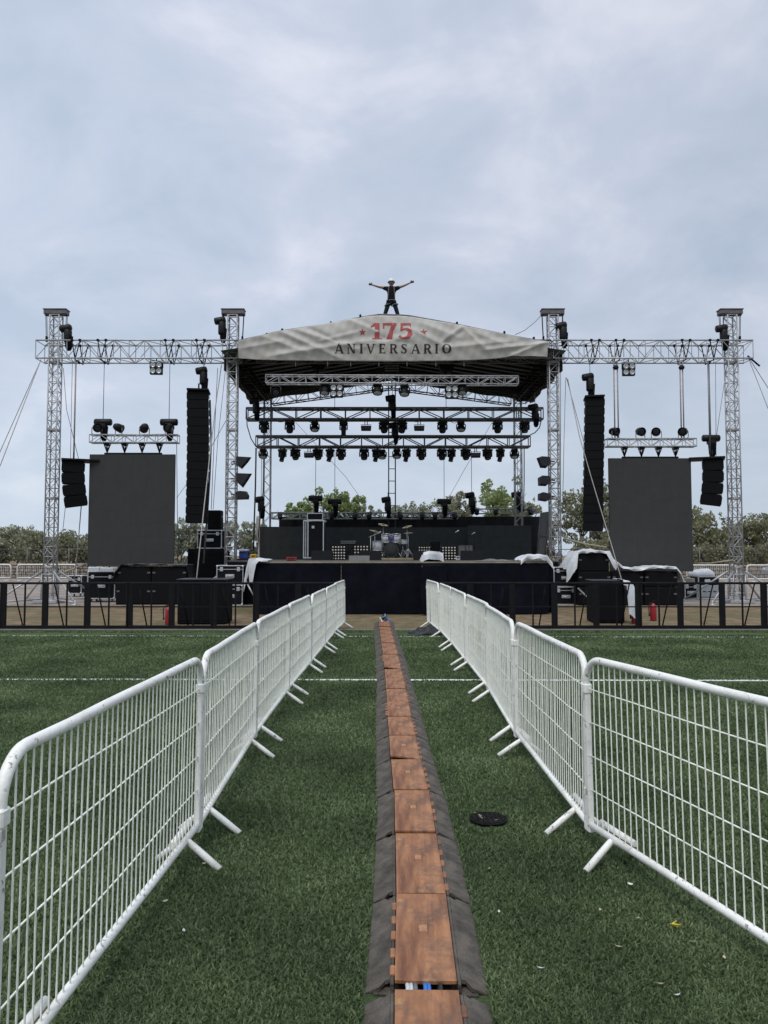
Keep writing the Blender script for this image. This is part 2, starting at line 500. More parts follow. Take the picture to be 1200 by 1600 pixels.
# ------------------------------------------------------------------ world, sun, camera
SUN_EL, SUN_ROT = R(58), R(200)
w = bpy.data.worlds.new('World'); SC.world = w; w.use_nodes = True
nt = w.node_tree; N, Lk = nt.nodes, nt.links
bg = N['Background']; bg.inputs['Strength'].default_value = 0.1
sky = N.new('ShaderNodeTexSky'); sky.sky_type = 'NISHITA'; sky.sun_disc = False
sky.sun_elevation = SUN_EL; sky.sun_rotation = SUN_ROT; sky.dust_density = 3.0
tc = N.new('ShaderNodeTexCoord')
sp = N.new('ShaderNodeSeparateXYZ'); Lk.new(tc.outputs['Generated'], sp.inputs[0])
zc = N.new('ShaderNodeMath'); zc.operation = 'MAXIMUM'; zc.inputs[1].default_value = 0.0; Lk.new(sp.outputs['Z'], zc.inputs[0])
zo = N.new('ShaderNodeMath'); zo.operation = 'ADD'; zo.inputs[1].default_value = 0.34; Lk.new(zc.outputs[0], zo.inputs[0])
dx = N.new('ShaderNodeMath'); dx.operation = 'DIVIDE'; Lk.new(sp.outputs['X'], dx.inputs[0]); Lk.new(zo.outputs[0], dx.inputs[1])
dy = N.new('ShaderNodeMath'); dy.operation = 'DIVIDE'; Lk.new(sp.outputs['Y'], dy.inputs[0]); Lk.new(zo.outputs[0], dy.inputs[1])
cb = N.new('ShaderNodeCombineXYZ'); Lk.new(dx.outputs[0], cb.inputs['X']); Lk.new(dy.outputs[0], cb.inputs['Y'])


def wnoise(scale, det, rough, off, dist=0.0):
    mp = N.new('ShaderNodeMapping'); mp.inputs['Location'].default_value = off
    Lk.new(cb.outputs[0], mp.inputs[0])
    n = N.new('ShaderNodeTexNoise'); n.inputs['Scale'].default_value = scale; n.inputs['Detail'].default_value = det
    n.inputs['Roughness'].default_value = rough; n.inputs['Distortion'].default_value = dist
    Lk.new(mp.outputs[0], n.inputs['Vector'])
    return n


c1 = wnoise(3.3, 10, 0.56, (5.4, 2.9, 0), 0.3)
c2 = wnoise(0.55, 4, 0.5, (8.2, 4.1, 0))
mm = N.new('ShaderNodeMath'); mm.operation = 'MULTIPLY_ADD'; mm.inputs[1].default_value = 0.62
Lk.new(c1.outputs['Fac'], mm.inputs[0])
m2 = N.new('ShaderNodeMath'); m2.operation = 'MULTIPLY'; m2.inputs[1].default_value = 0.38; Lk.new(c2.outputs['Fac'], m2.inputs[0])
Lk.new(m2.outputs[0], mm.inputs[2])
rp = N.new('ShaderNodeValToRGB'); e = rp.color_ramp.elements
e[0].position = 0.41; e[0].color = (0.525, 0.62, 0.765, 1)
e[1].position = 0.66; e[1].color = (0.87, 0.895, 1.01, 1)
k = e.new(0.54); k.color = (0.645, 0.72, 0.865, 1)
Lk.new(mm.outputs[0], rp.inputs[0])
# the cloud thins to a pale veil near the horizon
hz = N.new('ShaderNodeMapRange'); hz.inputs['From Min'].default_value = 0.0; hz.inputs['From Max'].default_value = 0.32
hz.inputs['To Min'].default_value = 0.75; hz.inputs['To Max'].default_value = 0.0
Lk.new(zc.outputs[0], hz.inputs['Value'])
hm = N.new('ShaderNodeMix'); hm.data_type = 'RGBA'; Lk.new(hz.outputs[0], hm.inputs['Factor'])
Lk.new(rp.outputs[0], hm.inputs['A']); hm.inputs['B'].default_value = (0.66, 0.765, 0.88, 1)
lr = N.new('ShaderNodeMapRange'); lr.inputs['From Min'].default_value = -0.45; lr.inputs['From Max'].default_value = 0.45
lr.inputs['To Min'].default_value = 9.9; lr.inputs['To Max'].default_value = 8.6
Lk.new(sp.outputs['X'], lr.inputs['Value'])
scl = N.new('ShaderNodeVectorMath'); scl.operation = 'SCALE'; Lk.new(lr.outputs[0], scl.inputs['Scale'])
Lk.new(hm.outputs['Result'], scl.inputs[0])
# an overcast sky is brightest overhead
zb_ = N.new('ShaderNodeMapRange'); zb_.interpolation_type = 'SMOOTHSTEP'; zb_.inputs['From Min'].default_value = 0.62; zb_.inputs['From Max'].default_value = 0.97
zb_.inputs['To Min'].default_value = 1.0; zb_.inputs['To Max'].default_value = 2.1
Lk.new(zc.outputs[0], zb_.inputs['Value'])
sc2 = N.new('ShaderNodeVectorMath'); sc2.operation = 'SCALE'; Lk.new(scl.outputs[0], sc2.inputs[0]); Lk.new(zb_.outputs[0], sc2.inputs['Scale'])
mx = N.new('ShaderNodeMix'); mx.data_type = 'RGBA'; mx.inputs['Factor'].default_value = 0.93
Lk.new(sky.outputs[0], mx.inputs['A']); Lk.new(sc2.outputs[0], mx.inputs['B'])
Lk.new(mx.outputs['Result'], bg.inputs['Color'])

sl = bpy.data.lights.new('sun', 'SUN'); sl.energy = 1.5; sl.angle = R(24); sl.color = (1, 0.95, 0.87)
so = bpy.data.objects.new('sun', sl); COL.objects.link(so)
sd = Vector((math.sin(SUN_ROT) * math.cos(SUN_EL), math.cos(SUN_ROT) * math.cos(SUN_EL), math.sin(SUN_EL)))
so.rotation_euler = sd.to_track_quat('Z', 'Y').to_euler()
so.location = (0, -20, 40)

cd = bpy.data.cameras.new('camera'); cd.sensor_fit = 'VERTICAL'; cd.sensor_height = 36; cd.lens = 27.0
cd.clip_start = 0.05; cd.clip_end = 5000
co = bpy.data.objects.new('camera', cd); COL.objects.link(co)
co.location = (0, 0, CAM_Z); co.rotation_euler = (PI / 2 + PITCH, 0, 0)
SC.camera = co
SC.view_settings.view_transform = 'Standard'; SC.view_settings.look = 'None'
SC.view_settings.exposure = 0.0; SC.view_settings.gamma = 1.0
SC.render.film_transparent = False
SC.cycles.use_denoising = True
SC.cycles.max_bounces = 6

# ------------------------------------------------------------------ the ground
def sheet(name, x0, x1, y0, y1, z, m, kind='structure'):
    return tag(MB().add([(x0, y0, z), (x1, y0, z), (x1, y1, z), (x0, y1, z)], [(0, 1, 2, 3)]).build(name, m), kind=kind)


sheet('ground', -1500, 1500, -1500, 1500, 0.0, M['ground'])
TURF_END = gr(600, 985).y
sheet('turf', -70, 70, -40, TURF_END, 0.004, M['turf'])
sheet('gravel_yard', -90, 90, 25.5, 56, 0.004, M['gravel'])
sheet('concrete_strip', -70, 70, TURF_END, TURF_END + 0.28, 0.008, M['strip'])
ya, yb = gr(0, 1060.5).y, gr(1200, 1065.5).y
MB().add([(-8 - 30, ya + (ya - yb) * .9 - .07, .009), (38, yb - (ya - yb) * .9 - .07, .009),
          (38, yb - (ya - yb) * .9 + .04, .009), (-38, ya + (ya - yb) * .9 + .04, .009)], [(0, 1, 2, 3)]).build('field_line', M['line'])['kind'] = 'structure'
yc, yd = gr(0, 993).y, gr(1200, 998).y
MB().add([(-40, yc + .5, .009), (40, yd - .5, .009), (40, yd - .38, .009), (-40, yc + .62, .009)], [(0, 1, 2, 3)]).build('touch_line', M['line'])['kind'] = 'structure'

# short fibres of the turf near the camera
rng = np.random.default_rng(5)


def grass_blades():
    f_y = lambda x: (ya + yb) / 2 + (yb - ya) * x / 10.3
    n = 520000
    u = rng.random(n)
    y0, y1 = 2.3, 17.0
    Y = y0 * (y1 / y0) ** (u ** 1.05)
    X = (rng.random(n) - .5) * 2 * (Y * 0.54 + 0.2) * (1 + .45 * rng.random(n) ** 3)
    hx = np.interp(Y, RAMP_Y, RAMP_X)
    keep = np.abs(X - hx) > 0.240
    MX, MY = MANHOLE
    keep &= ((X - MX) ** 2 + (Y - MY) ** 2) > 0.15 ** 2
    keep &= np.abs(Y - f_y(X)) > .055
    keep &= np.abs(Y - ((yc + yd) / 2 + .56)) > .24
    X, Y = X[keep], Y[keep]
    n = len(X)
    wd = (0.0018 + 0.00060 * Y) * (0.7 + 0.6 * rng.random(n))
    ht = (0.017 + 0.013 * rng.random(n)) * (1 + 0.02 * Y)
    an = rng.random(n) * 2 * PI
    ln = 0.008 + 0.019 * rng.random(n)
    a2 = rng.random(n) * 2 * PI
    dxv, dyv = np.cos(an) * wd, np.sin(an) * wd
    lx, ly = np.cos(a2) * ln, np.sin(a2) * ln
    V = np.empty((n, 5, 3), np.float32)
    V[:, 0] = np.stack([X - dxv, Y - dyv, np.full(n, .004)], 1)
    V[:, 1] = np.stack([X + dxv, Y + dyv, np.full(n, .004)], 1)
    V[:, 2] = np.stack([X + dxv * .8 + lx * .45, Y + dyv * .8 + ly * .45, ht * .68], 1)
    V[:, 3] = np.stack([X - dxv * .8 + lx * .45, Y - dyv * .8 + ly * .45, ht * .68], 1)
    V[:, 4] = np.stack([X + lx, Y + ly, ht * (0.75 + .25 * rng.random(n))], 1)
    base = np.arange(n, dtype=np.int32) * 5
    loops = np.stack([base, base + 1, base + 2, base + 3, base + 3, base + 2, base + 4], 1).ravel()
    me = bpy.data.meshes.new('grass')
    me.vertices.add(n * 5); me.vertices.foreach_set('co', V.ravel())
    me.loops.add(n * 7); me.loops.foreach_set('vertex_index', loops)
    me.polygons.add(n * 2)
    ls = np.stack([np.arange(n) * 7, np.arange(n) * 7 + 4], 1).ravel().astype(np.int32)
    me.polygons.foreach_set('loop_start', ls)
    me.update(calc_edges=True)
    me.materials.append(M['blade'])
    return tag(link(bpy.data.objects.new('grass', me)), 'short dark green artificial turf fibres covering the field', 'grass', kind='stuff')


RAMP_Y = [0.0, 2.4, 2.75, 3.4, 4.2, 5.0, 5.8, 6.65, 9.0, 12.0, 15.0, 17.5, 19.5]
RAMP_X = [0.14, 0.145, 0.152, 0.172, 0.183, 0.192, 0.180, 0.165, 0.150, 0.115, 0.06, 0.01, 0.0]
MANHOLE = tuple(gr(763, 1284)[:2])
grass_blades()

# ------------------------------------------------------------------ white crowd barriers
def barrier(cs, label, p0, p1, rng_):
    """one panel from ground point p0 to p1; local x runs along it, the feet stand out to both sides"""
    p0, p1 = Vector((*p0, 0)), Vector((*p1, 0))
    d = p1 - p0
    t = thing('crowd_barrier', label, 'barrier', (p0 + p1) / 2, math.atan2(d.y, d.x), 'white crowd barriers along the lane')
    t.rotation_euler.x = R(rng_.uniform(-1.1, 1.1))
    L = d.length - 0.045
    x0, x1, zt, zb = -L / 2, L / 2, 1.085, 0.135
    r = 0.0205
    rc = 0.15
    f = MB()
    zc_ = zt - rc - .02
    path = [(x0, 0, zc_ - .03)]
    path += arc((x0 + rc, 0, zt - rc), rc, PI, PI / 2, 8, (1, 0, 0), (0, 0, 1))
    path += [(x0 + rc + (L - 2 * rc) * i / 6, 0, zt + rng_.uniform(-.003, .003)) for i in range(1, 6)]
    path += arc((x1 - rc, 0, zt - rc), rc, PI / 2, 0, 8, (1, 0, 0), (0, 0, 1)) + [(x1, 0, zc_ - .03)]
    f.tube(path, r, 12)
    f.tube([(x0, 0, zb), (x0 + L * .33, 0, zb - .002), (x0 + L * .66, 0, zb + .002), (x1, 0, zb)], r * .95, 12)
    # square uprights with a collar where the bent top rail plugs in
    for xx in (x0, x1):
        f.box((xx, 0, (.095 + zc_) / 2), (.040, .034, zc_ - .095), b=.005)
        f.box((xx, 0, zc_ - .005), (.051, .047, .055), b=.006)
    f.build('frame', M['white_paint'], t)
    # hooks that couple it to the next panel
    h = MB()
    for zz in (0.86, 0.32):
        h = MB()
        h.box((x1 + .012, 0, zz), (.05, .034, .045), b=.006)
        h.bar((x1 + .034, 0, zz - .06), (x1 + .034, 0, zz + .03), .008, 6)
        h.build('coupling', M['white_paint'], t)
    wm = MB()
    n = int(L / 0.056)
    for i in range(1, n):
        x = x0 + .03 + (L - .06) * i / n
        edge = min(x - x0, x1 - x)
        top = zt if edge > rc else zt - rc + math.sqrt(max(0, rc * rc - (rc - edge) ** 2))
        b_ = rng_.uniform(-.004, .004)
        wm.tube([(x, 0.003, zb), (x + b_, .003 + rng_.uniform(-.003, .003), (zb + top) / 2), (x, 0.003, top - .01)], 0.0037, 5, caps=False)
    for k in range(4):
        z = zb + .19 * (k + 1) + .012
        pts = [(x0 + .02 + (L - .04) * i / 5, -.004, z + rng_.uniform(-.004, .004)) for i in range(6)]
        wm.tube(pts, .0039, 5)
    wm.build('wire_mesh', M['white_wire'], t)
    for s in (-1, 1):
        ft = MB()
        fx = s * (L / 2 - 0.24)
        sk = rng_.uniform(-.03, .03)
        ft.tube([(fx, -.02, zb - .005), (fx, .02, zb - .012), (fx + (sk + cs * .08) * .5, .11, .074), (fx + sk + cs * .08, .21, .014)], .0185, 10)
        ft.tube([(fx, .015, zb - .008), (fx, -.03, zb - .02), (fx + s * .02, -.10, .07), (fx + s * .03, -.16, .02)], .0185, 10)
        ft.tube([(fx - s * .16, -.028, zb + .03), (fx + s * .17, -.030, zb + .034)], .017, 8)
        ft.build('foot', M['white_paint'], t)
    return t


rb = random.Random(3)
left = [(-1.14, 2.28), (-1.07, 4.52), (-1.125, 6.78), (-1.115, 9.05), (-1.07, 11.3), (-1.035, 13.5), (-1.0, 15.75), (-0.91, 18.0)]
right = [(1.78, 2.36), (1.18, 4.52), (1.155, 6.8), (1.225, 9.15), (1.215, 11.5), (1.20, 13.8), (1.15, 16.0), (1.03, 18.2)]
for i in range(7):
    pl = ['nearest to the camera', 'second from the camera', 'third from the camera', 'fourth from the camera', 'fifth from the camera',
          'sixth from the camera', 'last before the stage'][i]
    barrier(1, f'white wire-mesh crowd barrier {pl} in the left row of the lane', left[i + 1], left[i], rb)
for i in range(7):
    pl = ['angled outward, nearest to the camera', 'second from the camera', 'third from the camera', 'fourth from the camera',
          'fifth from the camera', 'sixth from the camera', 'last before the stage'][i]
    barrier(-1, f'white wire-mesh crowd barrier {pl} in the right row', right[i], right[i + 1], rb)

# ------------------------------------------------------------------ cable protector ramp
def ramp_segment(y0, y1, k):
    rg = random.Random(40 + k)
    xm0, xm1 = np.interp(y0, RAMP_Y, RAMP_X), np.interp(y1, RAMP_Y, RAMP_X)
    ym = (y0 + y1) / 2
    ang = -math.atan2(xm1 - xm0, y1 - y0) + rg.uniform(-.012, .012)
    where = ('nearest to the camera' if k == 0 else 'just beyond the open gap' if k == 1 else
             'last one before the stage' if k == NSEG - 1 else f'{ORD[k]} from the camera')
    t = thing('cable_protector', f'cable ramp with orange lid and grey rubber sides, {where}', 'cable ramp', ((xm0 + xm1) / 2, ym, 0.004), ang,
              'cable ramp segments down the lane')
    h = .052 + rg.uniform(-.004, .005)
    L = y1 - y0
    gap = 0.012 if k else 0.03
    for s in (-1, 1):
        b = MB()
        wo = 0.235 + rg.uniform(-.006, .006)
        wi = 0.1215
        ya, yb = -L / 2 + gap, L / 2 - .003
        top = h - .003
        sl = lambda x: max(.003, top * (wo - x) / (wo - wi - .014))
        n1, n2 = rg.uniform(.010, .035), rg.uniform(.012, .05)
        # sloping face with torn looking notches at its inner corners; every point lies on the slope
        P = [(wo, ya + rg.uniform(.0, .012)), (wo, yb), (wi + .05, yb), (wi + .036, yb - n1), (wi + .014, yb - n1 * .6), (wi + .014, ya + n2 * .8),
             (wi + .034, ya + n2), (wi + .055, ya + .004)]
        T_ = [(s * x, y, sl(x)) for x, y in P]
        B_ = [(x, y, max(0, z - .016)) for x, y, z in T_]
        n = len(P)
        b.add(T_ + B_, [tuple(range(n)), tuple(range(n, 2 * n))[::-1]] + [(i, n + i, n + (i + 1) % n, (i + 1) % n) for i in range(n)])
        b.box((s * (wi + .007), 0, top / 2 + .001), (.014, L - gap - .004, top - .002), b=.003)
        b.build('side_ramp', M['rubber'], t)
    c = MB()
    c.box((0, 0, .005), (.40, L - .006, .006))
    for x in (-.05, .05): c.box((x, 0, .022), (.008, L - .03, .03))
    c.build('channel_base', M['rubber'], t)
    # hinged lid with fingers along one edge; warped a little
    side = -1 if k in (1, 7, 12) else 1
    l = MB()
    nx, ny = 6, 10
    lift = rg.choice([0, 0, .004, .008, .012, .022 if k in (5, 11) else .006]) if k not in (5, 11) else .03
    curl = rg.uniform(-.004, .006)
    w2 = .118
    def surf(u, v):
        x = (u - .5) * 2 * w2
        y = -L / 2 + .01 + (L - .014) * v
        z = h + .005 + lift * (1 - v) ** 3 * (1.0 if k not in (5, 11) else (1 - u)) + curl * (1 - math.sin(PI * u)) * (1 - v)
        return Vector((x, y, z))
    l.grid(surf, nx, ny)
    l.grid(lambda u, v: surf(u, v) - Vector((0, 0, .012)), nx, ny)
    # skirts round the lid edge
    for a, b_ in (((0, 0), (1, 0)), ((1, 0), (1, 1)), ((1, 1), (0, 1)), ((0, 1), (0, 0))):
        pts = [surf(a[0] + (b_[0] - a[0]) * i / 10, a[1] + (b_[1] - a[1]) * i / 10) for i in range(11)]
        vs = pts + [p - Vector((0, 0, .012)) for p in pts]
        l.add(vs, [(i, i + 1, 12 + i, 11 + i) for i in range(10)])
    for j in range(5):
        v = .10 + .185 * j + rg.uniform(-.008, .008)
        p = surf(1 if side > 0 else 0, v)
        if rg.random() < .88: l.box(p + Vector((side * .010, 0, -.007)), (.0205, L * .085, .0118), b=.003)
    l.build('lid', M['lid'], t)
    # pale worn badge moulded into the middle of the lid
    bd = MB(); p = surf(.5, .55)
    bd.box(p + Vector((0, 0, .0005)), (.036, .060, .004), b=.0018)
    bd.build('badge', M['badge'], t)
    return t


M['badge'] = mat('worn_badge', (0.38, 0.19, 0.095), 0.7, var=0.25, scale=30)
ys = [2.18, 2.975]
while ys[-1] < 18.7: ys.append(ys[-1] + 0.805)
NSEG = len(ys) - 1
for k in range(NSEG):
    ramp_segment(ys[k] + (0.0 if k != 1 else .035), ys[k + 1] - (0.02 if k == 0 else 0), k)
# cables that show in the open gap
for nm, mt, xo, lab in (('cable', 'white_cable', -.075, 'white cable showing in the open gap of the cable ramp, leftmost'),
                        ('cable', 'steel_wire', -.045, 'grey cable showing in the ramp gap between white and blue cables'),
                        ('cable', 'blue_cable', -.008, 'bright blue cable showing in the open gap of the cable ramp'),
                        ('cable', 'cable', .05, 'black cable in the ramp gap, right of the blue one')):
    c = MB()
    cx = np.interp(2.98, RAMP_Y, RAMP_X) + xo
    c.tube([(cx - .008, 2.86, .03), (cx, 2.94, .043), (cx + .006, 2.99, .048), (cx + .004, 3.05, .042), (cx, 3.12, .03)], .0085, 8)
    if xo in (-.075, -.008): c.tube([(cx + .012, 2.86, .03), (cx + .016, 2.94, .045), (cx + .02, 2.99, .05), (cx + .018, 3.05, .042), (cx + .012, 3.12, .03)], .0075, 8)
    tag(c.build(nm, M[mt]), lab, 'cable', 'cables in the ramp gap')
# cables that run from the ramp's end to the stage
for j, (mt, a, lab) in enumerate((('cable', 0, 'black cable leaving the ramp end towards the stage'), ('blue_cable', .1, 'blue cable leaving the far end of the ramp'),
                                  ('white_cable', -.1, 'white cable looping at the far end of the ramp'))):
    c = MB(); pts = []
    for i in range(12):
        tt = i / 11
        pts.append((a * (1 - tt) * .8 + .05 * math.sin(tt * 7 + j), 18.6 + 2.9 * tt, .03 + .06 * math.sin(PI * min(1, tt * 1.8)) * (1 if tt < .55 else 0)))
    c.tube(pts, .02, 6)
    tag(c.build('cable', M[mt]), lab, 'cable', 'cables at the ramp end')

# manhole cover in the turf
mh = thing('manhole_cover', 'round black cast iron drain cover set in the turf', 'manhole cover', (*MANHOLE, .014))
MB().lathe([(.118, 0), (.121, .008), (.112, .012), (.110, .006), (0.0005, .006)], n=40).build('rim', M['iron'], mh)
b = MB()
for i in range(7):
    x = -.09 + .03 * i; hl = math.sqrt(.105 ** 2 - x * x)
    b.box((x, 0, .009), (.012, hl * 1.9, .006))
b.build('grating', M['iron'], mh)
for (dx_, dy_, ln, an) in ((-.02, .02, .11, 2.1), (-.035, .0, .09, 1.9), (.03, -.03, .04, .3)):
    c = MB().bar((MANHOLE[0] + dx_, MANHOLE[1] + dy_, .02), (MANHOLE[0] + dx_ + math.cos(an) * ln, MANHOLE[1] + dy_ + math.sin(an) * ln, .021), .0028, 5)
    tag(c.build('twig', M['leaf_dry']), 'pale dry straw lying on the drain cover', 'straw', 'straws on the drain cover')

# litter on the turf (measured spots)
lit = [(967, 1490, .016, 'leaf_dry', 'leaf', 'orange brown dry leaf on the turf inside the right barrier'),
       (1056, 1458, .02, 'litter_yellow', 'ribbon', 'crumpled yellow ribbon on the turf by the right barrier'),
       (985, 1391, .013, 'litter_white', 'scrap', 'white paper scrap below the right barrier foot'),
       (845, 1524, .014, 'litter_white', 'scrap', 'white paper scrap on open turf right of the ramp'),
       (1032, 1549, .015, 'leaf_dry', 'leaf', 'curled pale leaf near the bottom right of the turf'),
       (1058, 1567, .013, 'litter_white', 'scrap', 'thin white scrap at the bottom right of the turf'),
       (1132, 1508, .012, 'leaf_dry', 'leaf', 'small tan leaf beside the outermost right barrier rail'),
       (1083, 1482, .012, 'leaf_dry', 'leaf', 'flat tan leaf right of the yellow ribbon'),
       (996, 1445, .011, 'leaf_dry', 'leaf', 'tiny tan leaf left of the yellow ribbon'),
       (938, 1432, .010, 'leaf_dry', 'leaf', 'tiny tan leaf above the orange brown one'),
       (320, 1358, .011, 'litter_white', 'scrap', 'white scrap on the turf by the left barrier foot'),
       (287, 1465, .012, 'litter_white', 'scrap', 'white scrap on the left turf, the nearest one there'),
       (258, 1418, .012, 'leaf_dry', 'leaf', 'pale leaf on the turf beside the left barrier'),
       (780, 1435, .010, 'litter_white', 'scrap', 'small white scrap right beside the cable ramp'),
       (764, 1366, .010, 'leaf_dry', 'leaf', 'small leaf on the turf below the drain cover')]
rl = random.Random(11)
for x, y, s, mt, nm, lab in lit:
    p = gr(x, y)
    m_ = MB()
    rz = rl.uniform(0, 6)
    if nm == 'ribbon':
        m_.tube([p + Vector((.02 * math.sin(i * 1.7), .012 * math.cos(i * 2.3) + i * .003, .03 + .008 * math.sin(i))) for i in range(9)], .003, 5)
    else:
        ca, sa = math.cos(rz), math.sin(rz)
        def lf(u, v, s=s, p=p, ca=ca, sa=sa):
            a = (u - .5) * 2; wv = (1 - a * a * .85) * (v - .5)
            return p + Vector(((a * ca - wv * sa) * s * 1.1, (a * sa + wv * ca) * s * 1.1, .031 + .22 * s * abs(a) * abs(a) + .3 * s * (v - .5)))
        m_.grid(lf, 5, 3)
    tag(m_.build(nm, M[mt], thick=.0012), lab, nm, 'litter on the turf')
# ------------------------------------------------------------------ black barricade panels in front of the stage
BY = gr(600, 983).y + .05
def barricade_mesh(mirror):
    s = -1 if mirror else 1
    f = MB(); W = .955
    for x in (.045, W - .02):
        wd = .11 if x < .1 else .035
        f.box((s * x, 0, .53), (wd, .05, 1.06), b=.006)
    f.box((s * W / 2, 0, 1.035), (W, .055, .05), b=.008)
    f.box((s * W / 2, 0, .045), (W, .055, .07), b=.006)
    f.box((s * W / 2, -.005, .50), (W - .1, .022, .026))
    f.box((s * W * .545, .0, .55), (.032, .03, .98))
    return f


def barricade_brace(mirror):
    s = -1 if mirror else 1
    b = MB()
    b.bar((s * .215, .03, 1.03), (s * .32, .34, .05), .016, 6)
    b.bar((s * .32, .34, .05), (s * .32, .05, .05), .016, 6)
    return b


def make_barricade(mirror, label, loc):
    t = thing('stage_barricade', label, 'barricade', loc, 0, 'black stage barricade panels')
    barricade_mesh(mirror).build('frame', M['black_steel'], t)
    barricade_brace(mirror).build('brace', M['black_steel'], t)
    p = MB(); s = -1 if mirror else 1
    p.box((s * .48, .33, .012), (.94, .60, .012))
    p.build('tread_plate', M['black_steel'], t)
    return t


XL = [(6 - 600) / 1200 * BY + .96 * k for k in range(-1, 8)]
protoL = None
for k, x in enumerate(XL):
    lab = f'black steel barricade panel before the stage, {ORD[k]} from the left end of the left run'
    if protoL is None: protoL = make_barricade(False, lab, (x, BY, 0))
    else: dup(protoL, (x, BY + .012 * math.sin(k * 2.1), 0), R(.8 * math.sin(k * 3.7)), lab)
XR = [(1193 - 600) / 1200 * BY - .955 * k for k in range(-1, 8)]
protoR = None
for k, x in enumerate(XR):
    lab = f'black steel barricade panel before the stage, {ORD[k]} from the right end of the right run'
    if protoR is None: protoR = make_barricade(True, lab, (x, BY, 0))
    else: dup(protoR, (x, BY + .012 * math.sin(k * 1.7), 0), R(.8 * math.sin(k * 2.9)), lab)

# ------------------------------------------------------------------ stage
SY = gr(600, 960).y                    # front of the skirt
DECK = at(600, 877.5, SY).z
SXL, SXR = at(397, 900, SY).x, at(858, 900, SY).x
st = thing('stage', 'black skirted concert stage platform with a plywood edge', 'stage', ((SXL + SXR) / 2, SY, 0))
off = st.location
d = MB(off)
d.box(((SXL + SXR) / 2, SY + 3.0, DECK - .06), (SXR - SXL, 6.0, .12), b=.004)
d.box((.3, 30.3, DECK - .062), (11.2, 8.4, .12), b=.004)
d.build('deck', M['deck_top'], st)
e_ = MB(off)
e_.box(((SXL + SXR) / 2, SY - .012, DECK - .02), (SXR - SXL + .02, .02, .038))
e_.build('edge_strip', M['plywood'], st)
rs = random.Random(21)
def skirt(p0, p1, name='skirt', z0=.03, z1=None, folds=1.0):
    p0, p1 = Vector(p0), Vector(p1)
    z1 = DECK - .05 if z1 is None else z1
    d_ = (p1 - p0); L = d_.length; d_.normalize(); nrm = Vector((d_.y, -d_.x, 0))
    ph = [rs.uniform(0, 6) for _ in range(4)]
    def fn(u, v):
        s_ = u * L
        o = .028 * math.sin(s_ * 4.1 + ph[0]) + .020 * math.sin(s_ * 9.3 + ph[1]) + .012 * math.sin(s_ * 17 + ph[2])
        o *= (0.25 + .75 * (1 - v)) * folds
        o += .02 * math.sin(s_ * 2.2 + v * 5 + ph[3]) * folds
        return p0 + d_ * s_ + nrm * (.05 + o) + Vector((0, 0, z0 + (z1 - z0) * v))
    m = MB(off); m.grid(fn, max(8, int(L * 14)), 10)
    return m.build(name, M['black_cloth'], st)


xa, xb = at(533, 900, SY).x, at(659, 900, SY).x
skirt((SXL, SY, 0), (xa, SY, 0)); skirt((xa + .01, SY - .02, 0), (xb, SY - .02, 0), folds=.7); skirt((xb + .01, SY, 0), (SXR, SY, 0))
skirt((SXR, SY, 0), (SXR, SY + 5.4, 0)); skirt((SXL, SY + 5.4, 0), (SXL, SY, 0))
skirt((-5.3, 26.08, 0), (SXL - .08, 26.08, 0)); skirt((SXR + .08, 26.08, 0), (5.9, 26.08, 0))
lg = MB(off)
for x in (SXL + .3, 0, SXR - .3):
    for y in (SY + .4, SY + 3, 27, 30, 33): lg.bar((x, y, 0), (x, y, DECK - .13), .03, 6)
lg.build('support_legs', M['alu_dark'], st)

# black box speaker cover standing against the skirt, with white sheet over its top
x0, x1 = at(660, 900, SY - .35).x, at(695, 900, SY - .35).x
t = thing('fill_speaker', 'black cloth covered front fill speaker on the stage lip under white sheet', 'speaker', ((x0 + x1) / 2, SY + .35, DECK))
b = MB(); b.box((0, 0, .13), (x1 - x0 - .06, .5, .26), b=.02); b.build('cabinet', M['black_paint'], t)
def drape(name, label, cat, pts, y0, y1, m, group=None, nz=.02, seed=1, thick=.006, ny=8, front=None, ffn=None):
    """a sheet laid over things: profile points in x,z carried from y0 to y1, sagging and creased; 'front' hangs a flap at y0"""
    rg = random.Random(seed)
    P = [Vector((p[0], 0, p[1])) for p in pts]
    fine = []
    for i in range(len(P) - 1):
        for k in range(4): fine.append(P[i].lerp(P[i + 1], k / 4))
    fine.append(P[-1])
    ph = [rg.uniform(0, 6) for _ in range(8)]
    m_ = MB()
    n = len(fine) - 1
    c = Vector((sum(p.x for p in P) / len(P), (y0 + y1) / 2, min(p.z for p in P)))
    rows = ny + (3 if front else 0)
    def fn(u, v):
        i = min(n, int(round(u * n))); p = fine[i].copy()
        j = int(round(v * rows))
        if front:
            if j < 3:
                f_ = front * (3 - j) / 3 * (ffn(p.x) if ffn else (0.6 + .4 * math.sin(p.x * 3.1 + ph[3]) ** 2))
                y = y0 - .02 - .02 * (3 - j) * math.sin(p.x * 11 + ph[1]); p.z -= f_
            else: y = y0 + (y1 - y0) * (j - 3) / ny
        else: y = y0 + (y1 - y0) * v
        tri = lambda q: abs(((q / 3.14159) % 2) - 1) * 2 - 1
        w_ = nz * (.8 * tri(p.x * 6.3 + y * 3.1 + p.z * 5 + ph[0]) + .7 * tri(p.x * 13 - y * 7.2 - p.z * 9 + ph[1]) + .5 * tri(y * 15 + p.x * 5 + p.z * 14 + ph[2]))
        return Vector((p.x + w_ * .4, y, p.z + abs(w_) * .9 + .004)) - c
    m_.grid(fn, n, rows, smooth=False)
    o = m_.build(name, m, None, c, thick)
    return tag(o, label, cat, group)


